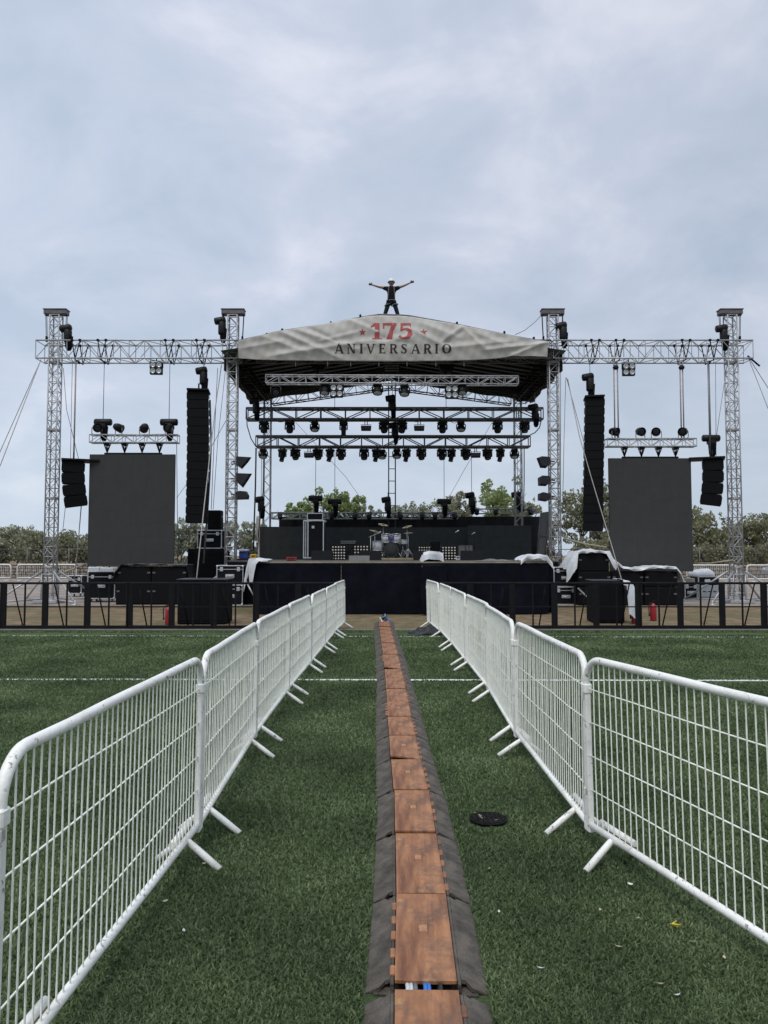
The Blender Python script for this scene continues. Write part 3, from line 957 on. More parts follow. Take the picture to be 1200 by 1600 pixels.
drape('white_sheet', 'crumpled white sheet over the front fill speaker in the middle of the stage lip', 'sheet',
      [(x0 - .03, DECK + .02), (x0 + .06, DECK + .25), (x0 + .2, DECK + .29), (x1 - .12, DECK + .27), (x1 - .02, DECK + .22), (x1 + .01, DECK + .02)],
      SY + .04, SY + .66, M['tarp_white'], 'white sheets', .008, 4, front=.23, ffn=lambda x: 1.0)
t = thing('speaker_cover', 'black cloth covered cabinet leaning against the stage skirt below the white sheet', 'speaker', ((x0 + x1) / 2, SY - .30, 0))
b = MB()
b.grid(lambda u, v: Vector(((u - .5) * (x1 - x0 + .1) + .02 * math.sin(v * 9 + u * 5), -.16 - .02 * math.sin(u * 14 + v * 6), .05 + v * (DECK - .2))), 12, 12)
b.box((0, .0, (DECK - .1) / 2 + .03), (x1 - x0 - .02, .26, DECK - .12), b=.03)
b.build('cloth_cover', M['black_cloth'], t)
xl = at(385, 890, SY).x
drape('white_sheet', 'white sheet hanging down over the left front corner of the stage', 'sheet',
      [(xl - .04, .98), (xl - .01, 1.12), (xl + .03, 1.34), (xl + .10, DECK + .06), (SXL + .08, DECK + .09), (SXL + .42, DECK + .04)],
      SY - .14, SY + .9, M['tarp_white'], 'white sheets', .018, 9, front=.66, ffn=lambda x: 1.0 if x > SXL - .12 and x < SXL + .01 else .55 if x <= SXL - .12 else max(.10, .9 - 8 * (x - SXL)))
xr = SXR
drape('white_sheet', 'white sheet bundled on the right front corner of the stage', 'sheet',
      [(xr - .82, DECK + .03), (xr - .62, DECK + .17), (xr - .3, DECK + .19), (xr - .08, DECK + .17), (xr + .09, DECK - .05), (xr + .11, DECK - .20)],
      SY - .10, SY + .9, M['tarp_white'], 'white sheets', .022, 14, front=.12, ffn=lambda x: 1.3 if x > SXR - .2 else 1.0)
t = thing('grey_cover', 'low rumpled grey sheet lying along the stage edge beside the right sheet', 'sheet', (at(775, 874, SY).x, SY + .5, DECK))
b = MB(); b.grid(lambda u, v: Vector(((u - .5) * 1.1, (v - .5) * .6, .015 + .07 * abs(math.sin(u * 8 + v * 3)) * math.sin(PI * u) * math.sin(PI * v))), 22, 8)
b.build('cloth', M['grey_cloth'], t)

# ------------------------------------------------------------------ towers
TY = 27.0
TOPZ = at(88, 485, TY).z
def tower(px_top, px_bot, label):
    x = (at(px_top, 500, TY).x + at(px_bot, 880, TY).x) / 2
    t = thing('truss_tower', label, 'tower', (x, TY, 0), 0, 'truss towers')
    m = MB(); W = .33
    m.truss((0, 0, .25), (0, 0, TOPZ - .2), W, W, .34, .025, .014, up=(0, 1, 0), faces='ftb', frames=True)
    z = 1.25
    while z < TOPZ - .5:
        for dz in (-.02, .02):
            for a, b_ in (((-1, -1), (1, -1)), ((1, -1), (1, 1)), ((1, 1), (-1, 1)), ((-1, 1), (-1, -1))):
                m.bar((a[0] * W / 2, a[1] * W / 2, z + dz), (b_[0] * W / 2, b_[1] * W / 2, z + dz), .02, 5)
        z += 2.42
    m.build('mast', M['alu'], t)
    h = MB()
    h.box((0, 0, TOPZ - .09), (.80, .34, .17), b=.02)
    h.box((0, 0, TOPZ + .005), (.84, .38, .03), b=.005)
    for s in (-1, 1):
        h.lathe([(.0, -.02), (.075, -.02), (.075, .02), (.0, .02)], (s * .35, 0, TOPZ - .14), Euler((PI / 2, 0, 0)), 12)
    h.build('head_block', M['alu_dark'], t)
    c = MB()
    for s in (-1, 1):
        c.bar((s * .37, -.03, TOPZ - .15), (s * .33, -.03, TRZ_T + .1), .011, 5)
        c.bar((s * .37, .06, TOPZ - .15), (s * .33, .06, TRZ_T + .1), .011, 5)
        c.box((s * .33, 0, TRZ_T + .14), (.06, .1, .2), b=.01)
    c.build('lifting_chain', M['black_steel'], t)
    b = MB()
    b.box((0, 0, .06), (.85, .85, .10), b=.01)
    for a in (-1, 1):
        for q in (-1, 1):
            b.bar((a * .21, q * .21, .1), (a * .21, q * .21, 1.02), .028, 6)
    for zz in (.35, 1.0):
        for a, q in (((-1, -1), (1, -1)), ((1, -1), (1, 1)), ((1, 1), (-1, 1)), ((-1, 1), (-1, -1))):
            b.bar((a[0] * .21, a[1] * .21, zz), (q[0] * .21, q[1] * .21, zz), .026, 6)
    b.build('base', M['alu'], t)
    for a in (-1, 1):
        for q in (-1, 1):
            o = MB()
            o.bar((a * .21, q * .21, 1.10), (a * 1.35, q * 1.15, .1), .035, 8)
            o.bar((a * .21, q * .21, .14), (a * 1.35, q * 1.15, .09), .026, 8)
            o.lathe([(.0, 0), (.13, 0), (.13, .02), (.03, .04), (.03, .16), (0, .16)], (a * 1.36, q * 1.16, 0), None, 10)
            o.build('outrigger', M['alu'], t)
    return x


TRZ_T, TRZ_B = at(0, 531.5, TY - .36).z, at(0, 559.5, TY - .36).z
TRC, TRH = (TRZ_T + TRZ_B) / 2, TRZ_T - TRZ_B
TX = [tower(88, 79, 'aluminium truss tower at the far left, left of the left LED screen'),
      tower(363, 362, 'aluminium truss tower at the left front corner of the stage roof'),
      tower(865, 866, 'aluminium truss tower at the right front corner of the stage roof'),
      tower(1145, 1146, 'aluminium truss tower at the far right, right of the right LED screen')]


def truss_thing(name, label, p0, p1, w, h, bay, m, group=None, r=.025, rd=.013, straps=(), cat='truss', faces='ftb'):
    c = (Vector(p0) + Vector(p1)) / 2
    t = thing(name, label, cat, c, 0, group)
    MB(c).truss(p0, p1, w, h, bay, r, rd, faces=faces).build('truss_frame', m, t)
    if straps:
        for x in straps:
            s = MB(c)
            for yy in (-w / 2, w / 2):
                q0 = Vector((x - .12, c.y + yy, c.z + h / 2)); q1 = Vector((x, c.y + yy, c.z - h / 2 - .05)); q2 = Vector((x + .16, c.y + yy, c.z + h / 2))
                s.bar(q0, q1, .02, 5); s.bar(q2, q1, .02, 5)
                s.box(q0, (.10, .09, .09), b=.02); s.box(q2, (.10, .09, .09), b=.02)
            s.bar((x, c.y - w / 2, c.z - h / 2 - .05), (x, c.y + w / 2, c.z - h / 2 - .05), .02, 5)
            s.box((x, c.y, c.z - h / 2 - .07), (.07, .12, .1), b=.02)
            s.build('sling', M['black_steel'], t)
    return t


lx = lambda p: at(p, 545, TY).x
truss_thing('wing_truss', 'box truss wing carrying the left LED screen and line arrays', (lx(63), TY, TRC), (lx(375), TY, TRC), .72, TRH, .53, M['alu'],
            'roof level wing trusses', .027, .015, [lx(p) for p in (124, 164, 268, 316)])
truss_thing('wing_truss', 'box truss wing carrying the right LED screen and line arrays', (lx(861), TY, TRC), (lx(1169), TY, TRC), .72, TRH, .53, M['alu'],
            'roof level wing trusses', .027, .015, [lx(p) for p in (925, 963, 1065, 1108)])

# ------------------------------------------------------------------ roof
RX = .33
RIDGE, RY0, RY1 = 9.74, 26.2, 33.0
EL, ER = -5.7, 6.36
SLP = .155
rf = thing('stage_roof', 'dark canvas stage roof with truss gable and black side valances', 'roof', (RX, 29.5, 8.2))
ro = rf.location
def roof_z(x, y=0): return RIDGE - abs(x - RX) * SLP
c = MB(ro)
def cf(u, v):
    x = EL + (ER - EL) * u; y = RY0 + .25 + (RY1 - RY0 - .25) * v
    return Vector((x, y, roof_z(x) + .02 * math.sin(v * 22) * math.sin(u * 9)))
c.grid(cf, 36, 14)
c.build('canopy', M['canopy'], rf, thick=.02)
for x in (EL, ER):
    s = MB(ro)
    s.grid(lambda u, v: Vector((x + .03 * math.sin(u * 30) * (1 - v), TY + (RY1 - TY) * u, 8.22 + .05 * math.sin(u * 13) + (roof_z(x) - 8.22) * v)), 40, 4)
    s.build('side_valance', M['canopy'], rf, thick=.012)
s = MB(ro)
s.grid(lambda u, v: Vector((EL + (ER - EL) * u, RY1 - .04, (roof_z(EL + (ER - EL) * u) - .50 - .03 * math.sin(u * 40)) * (1 - v) + roof_z(EL + (ER - EL) * u) * v)), 40, 3)
s.build('rear_valance', M['canopy'], rf, thick=.012)
# front beam behind the banner, purlins, side trusses, gable truss
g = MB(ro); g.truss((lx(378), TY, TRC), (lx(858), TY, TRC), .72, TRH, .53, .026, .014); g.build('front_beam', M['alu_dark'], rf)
g = MB(ro)
for y in np.linspace(27.6, 32.4, 9):
    for s_ in (-1, 1):
        xe = EL if s_ < 0 else ER
        g.box(((RX + xe) / 2, y, (roof_z(RX) + roof_z(xe)) / 2 - .06), (math.hypot(xe - RX, (xe - RX) * SLP), .06, .08), Euler((0, math.atan(SLP) * s_, 0)))
g.build('rafters', M['black_steel'], rf)
for x in (EL + .45, ER - .45):
    g = MB(ro); g.truss((x, TY + .3, 8.48), (x, RY1, 8.48), .45, .5, .5, .025, .013)
    for y in np.linspace(27.5, 32.6, 13): g.box((x, y, 8.30), (.75, .10, .03))
    g.build('side_truss', M['black_steel'], rf)  # black here stands in for the silhouetted look of the side trusses
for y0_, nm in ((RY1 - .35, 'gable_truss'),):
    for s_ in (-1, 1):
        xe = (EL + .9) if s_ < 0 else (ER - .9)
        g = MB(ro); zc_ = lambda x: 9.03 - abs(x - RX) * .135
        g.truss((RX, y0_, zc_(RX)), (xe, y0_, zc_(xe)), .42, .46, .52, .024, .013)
        g.build(nm, M['truss_shaded'], rf)
# pulley clamps along the ridge edge of the banner
k_ = MB(ro)
for p, q in ((441, 516), (417, 523), (517, 505), (563, 494), (714, 505.5), (788, 520), (834, 529)):
    a = at(p, q, 26.25); k_.box(a, (.07, .10, .12), b=.02); k_.bar(a - Vector((0, 0, .15)), a, .025, 6)
k_.build('edge_clamps', M['black_steel'], rf)
g = MB(ro)
for p, q in ((549, 500), (640, 499)):
    pass
g.tube([at(p, q, 26.28) for p, q in ((375, 532), (440, 517), (515, 506), (563, 496), (592, 491.5), (628, 492.5), (640, 493.5), (715, 507), (800, 525), (853, 534))], .028, 6)
g.build('edge_pipe', M['alu_dark'], rf)

# ------------------------------------------------------------------ banner
BNY = 26.22
top_px = [(373, 534), (400, 527), (440, 518), (500, 508), (560, 497), (578, 494), (592, 493), (628, 493.5), (645, 495), (715, 508), (760, 517), (800, 526), (830, 531), (855, 535)]
bot_px = [(373, 560), (400, 562), (440, 563.5), (520, 564), (600, 565), (700, 564), (740, 563), (775, 560.5), (800, 557), (830, 557), (855, 558)]
def interp(tab, x):
    return float(np.interp(x, [t[0] for t in tab], [t[1] for t in tab]))
def wrinkle(px_, py_):
    def crease(ax, ay, bx, by, wd, amp):
        dx_, dy_ = bx - ax, by - ay; L2 = dx_ * dx_ + dy_ * dy_
        tt = ((px_ - ax) * dx_ + (py_ - ay) * dy_) / L2
        dd = ((px_ - ax) * dy_ - (py_ - ay) * dx_) / math.sqrt(L2)
        env = math.exp(-max(0, abs(tt - .5) - .42) ** 2 / .02)
        return .47 * amp * (math.exp(-abs(dd / wd) ** 1.3) - .35 * math.exp(-((dd - wd * 1.6) / wd) ** 2)) * env
    o = 0
    for cr in ((405, 525, 480, 552, 5, .10), (440, 520, 530, 560, 4.5, .12), (465, 517, 560, 548, 4, .09), (480, 512, 545, 545, 3, -.05),
               (545, 500, 590, 520, 4, .10), (430, 556, 585, 533, 5, .12), (560, 545, 640, 528, 5, .08), (585, 528, 640, 538, 4, -.06),
               (640, 515, 700, 545, 4.5, .09), (722, 512, 690, 535, 3.5, .10), (722, 512, 755, 545, 3.5, .09), (690, 545, 800, 535, 5, .10),
               (760, 548, 848, 538, 4.5, .12), (800, 556, 852, 536, 3.5, .10), (655, 505, 720, 530, 5, .07), (500, 535, 560, 520, 3, .05),
               (610, 500, 625, 530, 5, .05), (740, 520, 800, 545, 5, .06), (380, 545, 440, 535, 4, .06)):
        o += crease(*cr)
    o += .012 * math.sin(px_ * .045 + py_ * .09) + .006 * math.sin(px_ * .21 - py_ * .3) + .004 * math.sin(px_ * .5 + py_ * .2)
    return o
def bsurf(px_, py_, lift=0.0):
    p = at(px_, py_, BNY)
    return Vector((p.x, BNY - wrinkle(px_, py_) - lift - .10 * math.sin(PI * min(1, max(0, (py_ - 493) / 72))), p.z))
bn = thing('roof_banner', 'wrinkled grey vinyl banner reading 175 ANIVERSARIO across the roof front', 'banner', at(614, 530, BNY))
b = MB(bn.location)
def bf(u, v):
    x = 373 + (855 - 373) * u
    yt, yb_ = interp(top_px, x), interp(bot_px, x)
    return bsurf(x, yb_ + (yt - yb_) * v)
b.grid(bf, 240, 36)
b.build('vinyl_sheet', M['banner'], bn, thick=.008)
fr = MB(bn.location)
for p in (462, 512, 548, 592, 636, 681, 725): fr.box(at(p, 568, BNY + .02), (.022, .012, .2))
fr.build('tie_strap', M['alu_dark'], bn)

# lettering: serif capitals drawn as filled pieces in a unit cell (x to the right, y up)
def stroke(pts, wd):
    """thick line through points; wd = width at each point (horizontal pen bias built in by the caller)"""
    L_, R_ = [], []
    n = len(pts)
    for i in range(n):
        a = Vector(pts[max(0, i - 1)]); c_ = Vector(pts[min(n - 1, i + 1)])
        t_ = (c_ - a).normalized(); nr = Vector((-t_.y, t_.x)); q = Vector(pts[i])
        L_.append(q + nr * wd[i] / 2); R_.append(q - nr * wd[i] / 2)
    return [[L_[i], L_[i + 1], R_[i + 1], R_[i]] for i in range(n - 1)]
def rect(x0, y0, x1, y1): return [[(x0, y0), (x1, y0), (x1, y1), (x0, y1)]]
def ell(cx, cy, rx, ry, a0, a1, thin, thick_, n=18):
    pts = []; w_ = []
    for i in range(n + 1):
        a = a0 + (a1 - a0) * i / n
        pts.append((cx + rx * math.cos(a), cy + ry * math.sin(a))); w_.append(thin + (thick_ - thin) * abs(math.cos(a)) ** 1.5)
    return stroke(pts, w_)
GL = {
    'A': ([[(.02, 0), (.13, 0), (.48, 1), (.38, 1)], [(.36, 1), (.56, 1), (.92, 0), (.69, 0)]] + rect(.20, .26, .72, .35) + rect(-.06, 0, .22, .06) + rect(.60, 0, 1.0, .06), .96),
    'N': (rect(.08, 0, .18, 1) + [[(.06, 1), (.27, 1), (.80, 0), (.62, 0)]] + rect(.70, 0, .80, 1) + rect(-.02, 0, .28, .06) + rect(.60, .94, .90, 1) + rect(-.02, .94, .2, 1), .90),
    'I': (rect(.09, 0, .31, 1) + rect(0, 0, .40, .06) + rect(0, .94, .40, 1), .40),
    'V': ([[(0.02, 1), (.24, 1), (.54, 0), (.40, 0)], [(.42, 0), (.52, 0), (.88, 1), (.77, 1)]] + rect(-.06, .94, .34, 1) + rect(.66, .94, .98, 1), .90),
    'E': (rect(.08, 0, .30, 1) + rect(.08, 0, .70, .10) + rect(.08, .90, .66, 1) + rect(.08, .47, .54, .56) + rect(0, 0, .2, .06) + rect(.62, 0, .70, .22) + rect(.58, .78, .66, 1) + rect(.48, .40, .55, .63), .70),
    'R': (rect(.08, 0, .29, 1) + ell(.36, .73, .30, .225, PI / 2, -PI / 2, .09, .21) + rect(.08, .91, .38, 1) + rect(.2, .46, .40, .55) + [[(.36, .50), (.56, .50), (.88, 0), (.64, 0)]] + rect(0, 0, .38, .06) + rect(.6, 0, .94, .06), .86),
    'S': (stroke([(.60, .80), (.53, .92), (.36, .955), (.18, .90), (.14, .74), (.26, .60), (.42, .48), (.56, .36), (.56, .18), (.40, .055), (.22, .06), (.08, .20)],
                 [.06, .08, .09, .13, .19, .21, .21, .20, .18, .11, .09, .06]) + rect(.55, .72, .62, 1) + rect(.05, 0, .12, .28), .66),
    'O': (ell(.48, .5, .38, .45, 0, 2 * PI, .09, .23, 30), .96),
    '1': ([[(.16, 0), (.42, 0), (.42, 1), (.16, 1)], [(.16, 1), (.16, .80), (-.06, .68), (-.06, .80)]] + rect(.02, 0, .56, .09), .62),
    '7': (rect(-.02, .84, .74, 1) + [[(-.02, 1), (.08, 1), (.08, .64), (-.02, .64)], [(.46, .9), (.74, .9), (.56, .5), (.34, .5)], [(.34, .5), (.56, .5), (.50, 0), (.18, 0)]], .78),
    '5': (rect(.10, .84, .66, 1) + [[(.10, 1), (.24, 1), (.20, .50), (.08, .50)], [(.60, 1), (.66, 1), (.66, .74), (.60, .78)]]
          + stroke([(.10, .54), (.26, .62), (.44, .62), (.60, .50), (.62, .32), (.52, .13), (.32, .06), (.14, .08), (.02, .20)], [.10, .11, .15, .22, .27, .22, .13, .10, .16]), .74),
}
def letters(name, text, x_positions, ybase, height, xs, m, parent):
    for chx, (ch, x0_) in enumerate(zip(text, x_positions)):
        o = MB(bn.location)
        polys, wd = GL[ch]
        for i, poly in enumerate(polys):
            # split long pieces so that the print follows the folds of the sheet
            q = [Vector((p[0], p[1])) for p in poly]
            nu_, nv_ = 5, 5
            li = .012 + .0006 * i
            o.grid(lambda u, v: (lambda z_: bsurf(x0_ + z_.x * xs, ybase - z_.y * height, li))(q[0].lerp(q[1], u).lerp(q[3].lerp(q[2], u), v)), nu_, nv_)
        o.build(name, m, parent)
xs_a = [523.5, 542.5, 561.8, 572.5, 591.8, 608.6, 626, 642.6, 661.5, 679, 690.5]
letters('letter', 'ANIVERSARIO', xs_a, 553, 14.2, 14.6, M['print_dark'], bn)
letters('numeral', '175', [581, 598.5, 623], 531.5, 26, 28.5, M['print_red'], bn)
for cx, cy in ((566.5, 520.5), (661.5, 520.5)):
    o = MB(bn.location)
    pts = [(cx + (6 if i % 2 == 0 else 2.4) * math.sin(i * PI / 5), cy - (6 if i % 2 == 0 else 2.4) * math.cos(i * PI / 5)) for i in range(10)]
    vs = [bsurf(cx, cy, .014)] + [bsurf(x, y, .014) for x, y in pts]
    o.add(vs, [(0, 1 + i, 1 + (i + 1) % 10) for i in range(10)])
    o.build('star', M['print_red'], bn)

# ------------------------------------------------------------------ the person on the roof
def skin_obj(name, verts, edges, radii, m, parent, sub=2, root=0):
    me = bpy.data.meshes.new(name)
    me.from_pydata([tuple(v) for v in verts], edges, [])
    me.materials.append(m)
    o = bpy.data.objects.new(name, me)
    link(o, parent)
    sk = o.modifiers.new('skin', 'SKIN'); sk.use_smooth_shade = True; sk.branch_smoothing = .6
    lay = me.skin_vertices[0].data if len(me.skin_vertices) else None
    for i, r in enumerate(radii):
        lay[i].radius = (r, r) if not hasattr(r, '__len__') else r
    lay[root].use_root = True
    ss = o.modifiers.new('sub', 'SUBSURF'); ss.levels = sub; ss.render_levels = sub
    return o


def person():
    py = 26.95
    fx = at(611.5, 500, py).x
    t = thing('person', 'person in white helmet and black shirt standing on the roof ridge, arms spread wide', 'person', (fx, py, RIDGE + .02))
    V, E, Rr = [], [], []
    def v(p, r, par=None):
        V.append(p); Rr.append(r)
        if par is not None: E.append((par, len(V) - 1))
        return len(V) - 1
    pel = v((0, 0, .97), (.10, .075))
    sp1 = v((0, .0, 1.08), (.125, .10), pel); sp2 = v((.0, .0, 1.26), (.15, .105), sp1); ch = v((0, 0, 1.40), (.15, .10), sp2)
    nk = v((.0, -.005, 1.485), .058, ch); hd0 = v((0, -.03, 1.555), (.068, .075), nk); hd1 = v((0, -.025, 1.62), (.076, .09), hd0); hd2 = v((0, -.01, 1.69), (.07, .085), hd1)
    v((0, -.115, 1.60), .014, hd1)                       # nose
    for s in (-1, 1): v((s * .083, 0, 1.615), .016, hd1)  # ears
    for s in (-1, 1):
        sh = v((s * .17, 0, 1.435), .066, ch)
        dz = .035 if s < 0 else .075
        el = v((s * .43, -.05, 1.42 + dz), .042, sh)
        wr = v((s * .655, -.13, 1.43 + dz * 1.9), .028, el)
        pm = v((s * .715, -.155, 1.435 + dz * 2.1), (.036, .024), wr)
        for k in range(4):
            a = (k - 1.5) * .22
            L1 = (.045, .052, .05, .038)[k]
            b0 = v((s * (.745), -.165 + .0, 1.437 + dz * 2.15 + (k - 1.5) * .019), .0098, pm)
            b1 = v((s * (.745 + L1 * .7), -.18, 1.437 + dz * 2.2 + (k - 1.5) * .022 + a * .01), .0090, b0)
            v((s * (.745 + L1 * 1.2), -.21, 1.435 + dz * 2.2 + (k - 1.5) * .023), .0078, b1)
        th = v((s * .700, -.175, 1.475 + dz * 2.05), .011, pm); v((s * .715, -.19, 1.51 + dz * 2.05), .009, th)
        hip = v((s * .10, 0, .88), .07, pel); kn = v((s * .225, -.02, .48), .052, hip); an = v((s * .335, .02, .09), .042, kn)
        v((s * .345, -.12, .04), .036, an)
    skin_obj('body', V, E, Rr, M['skin'], t, 2, pel)
    # work gloves over the hands: the same finger chains, a little thicker
    for s in (-1, 1):
        V, E, Rr = [], [], []
        dz = .035 if s < 0 else .075
        w0 = v((s * .665, -.135, 1.432 + dz * 1.93), .033); pm = v((s * .715, -.155, 1.435 + dz * 2.1), (.040, .028), w0)
        for k in range(4):
            L1 = (.045, .052, .05, .038)[k]
            b0 = v((s * .745, -.165, 1.437 + dz * 2.15 + (k - 1.5) * .019), .0112, pm)
            b1 = v((s * (.745 + L1 * .7), -.18, 1.437 + dz * 2.2 + (k - 1.5) * .022), .0105, b0)
            v((s * (.745 + L1 * 1.2), -.21, 1.435 + dz * 2.2 + (k - 1.5) * .023), .0095, b1)
        th = v((s * .700, -.175, 1.475 + dz * 2.05), .013, pm); v((s * .715, -.19, 1.51 + dz * 2.05), .011, th)
        skin_obj('glove', V, E, Rr, M['shirt'], t, 2, 0)
    # shirt, trousers
    V, E, Rr = [], [], []
    c0 = v((0, 0, .85), (.158, .125)); c1 = v((0, 0, 1.08), (.15, .125), c0); c2 = v((0, 0, 1.26), (.172, .128), c1); c3 = v((0, 0, 1.39), (.16, .12), c2)
    v((0, -.003, 1.475), .075, c3)
    for s in (-1, 1):
        dz = .035 if s < 0 else .075
        a = v((s * .18, 0, 1.43), .088, c3); v((s * .33, -.03, 1.415 + dz * .62), .074, a)
    skin_obj('shirt', V, E, Rr, M['shirt'], t, 2, c0)
    V, E, Rr = [], [], []
    p0 = v((0, 0, 1.0), (.142, .115))
    for s in (-1, 1):
        h_ = v((s * .11, 0, .875), .094, p0); k_2 = v((s * .225, -.02, .48), .074, h_); v((s * .322, .02, .13), .066, k_2)
    skin_obj('trousers', V, E, Rr, M['trousers'], t, 2, p0)
    for s in (-1, 1):
        b = MB(); b.tube([(s * .332, .07, .05), (s * .335, 0, .055), (s * .34, -.09, .045), (s * .35, -.17, .03)], [.045, .052, .048, .03], 10)
        b.bar((s * .335, .02, .06), (s * .316, .02, .2), .05, 10); b.build('boot', M['black_plastic'], t)
    h = MB()
    h.lathe([(.118, -.01), (.119, .02), (.112, .06), (.092, .095), (.055, .118), (.0, .125)], (0, -.015, 1.655), Euler((R(-6), 0, 0)), 20)
    h.lathe([(.118, -.012), (.138, -.018), (.138, -.010), (.118, .004)], (0, -.02, 1.655), Euler((R(-6), 0, 0)), 20)
    h.box((0, -.15, 1.65), (.16, .06, .012), b=.005); h.build('helmet', M['helmet'], t)
    ey = MB()
    for s in (-1, 1): ey.lathe([(0, -.008), (.010, -.004), (.011, .002), (0, .009)], (s * .032, -.112, 1.632), None, 8)
    ey.build('eyes', M['hair'], t)
    mo = MB(); mo.box((0, -.106, 1.562), (.045, .012, .009), b=.003); mo.build('mouth', M['print_dark'], t)
    hr = MB(); hr.lathe([(.086, -.07), (.093, -.02), (.092, .03), (.06, .06), (0, .06)], (0, .012, 1.645), None, 14); hr.build('hair', M['hair'], t)
    ha = MB()
    for s in (-1, 1):
        ha.tube(arc((s * .12, 0, .82), .118, 0, 2 * PI, 14, (1, 0, .25), (0, 1, 0)), .016, 6)
        ha.tube([(s * .10, -.135, .94), (s * .11, -.15, 1.15), (s * .10, -.15, 1.3), (s * .09, -.11, 1.46)], .014, 6)
    ha.tube(arc((0, 0, .96), .165, 0, 2 * PI, 18, (1, 0, 0), (0, .88, 0)), .02, 6)
    ha.build('safety_harness', M['grey_panel'], t)
    g = MB()
    for k in range(3): g.tube(arc((-.19, -.03, .84 - .03 * k), .035, 0, 2 * PI, 8, (1, 0, .2), (0, .4, 1)), .009, 5)
    g.build('carabiner', M['chrome'], t)


person()
# ------------------------------------------------------------------ lamps (origin at the hanging point; they hang down)
def make_moving_head(label, loc, tilt=12, pan=0, group=None):
    """slim beam moving head: base box, forked yoke, bottle shaped head"""
    t = thing('moving_head_light', label, 'stage light', loc, R(pan), group)
    b = MB(); b.box((0, 0, -.085), (.34, .26, .11), b=.03); b.bar((-.09, 0, -.03), (-.09, 0, .05), .02, 6); b.bar((.09, 0, -.03), (.09, 0, .05), .02, 6)
    b.build('base', M['black_plastic'], t)
    y = MB(); y.box((0, 0, -.16), (.27, .17, .05), b=.015)
    for s in (-1, 1): y.box((s * .145, 0, -.25), (.045, .13, .22), b=.018)
    y.build('yoke', M['black_plastic'], t)
    h = MB(); E_ = Euler((R(180 - tilt), 0, 0))
    h.lathe([(.05, -.13), (.095, -.11), (.115, -.04), (.115, .05), (.098, .10), (.092, .22), (.10, .235), (.10, .25), (.085, .25), (.08, .235)], (0, 0, -.30), E_, 16)
    h.build('lamp_head', M['black_plastic'], t)
    l = MB(); l.lathe([(.0, .242), (.05, .240), (.082, .236)], (0, 0, -.30), E_, 16); l.build('lens', M['lens_dark'], t)
    return t


def make_spot_head(label, loc, tilt=8, pan=0, group=None):
    """stubbier spot moving head"""
    t = thing('moving_head_light', label, 'stage light', loc, R(pan), group)
    b = MB(); b.box((0, 0, -.075), (.40, .28, .09), b=.03)
    for s in (-1, 1): b.bar((s * .1, 0, -.03), (s * .1, 0, .05), .02, 6)
    b.build('base', M['black_plastic'], t)
    y = MB(); y.box((0, 0, -.14), (.36, .18, .05), b=.015)
    for s in (-1, 1): y.box((s * .18, 0, -.24), (.05, .15, .22), b=.02)
    y.build('yoke', M['black_plastic'], t)
    h = MB(); E_ = Euler((R(180 - tilt), 0, 0))
    h.lathe([(.07, -.14), (.12, -.12), (.145, -.04), (.15, .05), (.135, .13), (.12, .17), (.105, .17), (.10, .15)], (0, 0, -.29), E_, 16)
    h.build('lamp_head', M['black_plastic'], t)
    l = MB(); l.lathe([(.0, .16), (.06, .158), (.105, .155)], (0, 0, -.29), E_, 16); l.build('lens', M['lens_dark'], t)
    return t


def make_wash(label, loc, tilt=35, pan=0, group=None):
    """round wash light, pale lens face turned to the front and down"""
    t = thing('wash_light', label, 'stage light', loc, R(pan), group)
    b = MB(); b.box((0, 0, -.07), (.30, .24, .09), b=.03)
    for s in (-1, 1): b.bar((s * .08, 0, -.03), (s * .08, 0, .05), .02, 6)
    b.build('base', M['black_plastic'], t)
    y = MB(); y.box((0, 0, -.13), (.30, .14, .045), b=.015)
    for s in (-1, 1): y.box((s * .175, 0, -.23), (.04, .12, .22), b=.018)
    y.build('yoke', M['black_plastic'], t)
    h = MB(); E_ = Euler((R(180 - tilt), 0, 0))
    h.lathe([(.06, -.13), (.12, -.11), (.155, -.03), (.165, .05), (.165, .10), (.15, .105), (.148, .09)], (0, 0, -.28), E_, 18)
    h.build('lamp_head', M['black_plastic'], t)
    l = MB(); l.lathe([(.0, .125), (.08, .118), (.149, .095)], (0, 0, -.28), E_, 18); l.build('lens', M['lens'], t)
    return t


def make_strobe(label, loc, tilt=20, pan=0, group=None):
    t = thing('strobe_light', label, 'stage light', loc, R(pan), group)
    b = MB()
    for s in (-1, 1): b.bar((s * .05, 0, -.12), (s * .05, 0, .05), .018, 6)
    b.bar((-.20, 0, -.125), (.20, 0, -.125), .012, 6)
    for s in (-1, 1): b.box((s * .205, 0, -.2), (.012, .04, .16))
    b.build('bracket', M['alu_dark'], t)
    h = MB(); h.box((0, 0, -.27), (.40, .13, .20), Euler((R(-tilt), 0, 0)), b=.02); h.build('housing', M['black_plastic'], t)
    g = MB(); E_ = Euler((R(-tilt), 0, 0)); q = E_.to_matrix() @ Vector((0, -.068, 0))
    g.box(Vector((0, 0, -.27)) + q, (.35, .012, .15), E_, b=.004); g.build('glass', M['strobe_glass'], t)
    return t


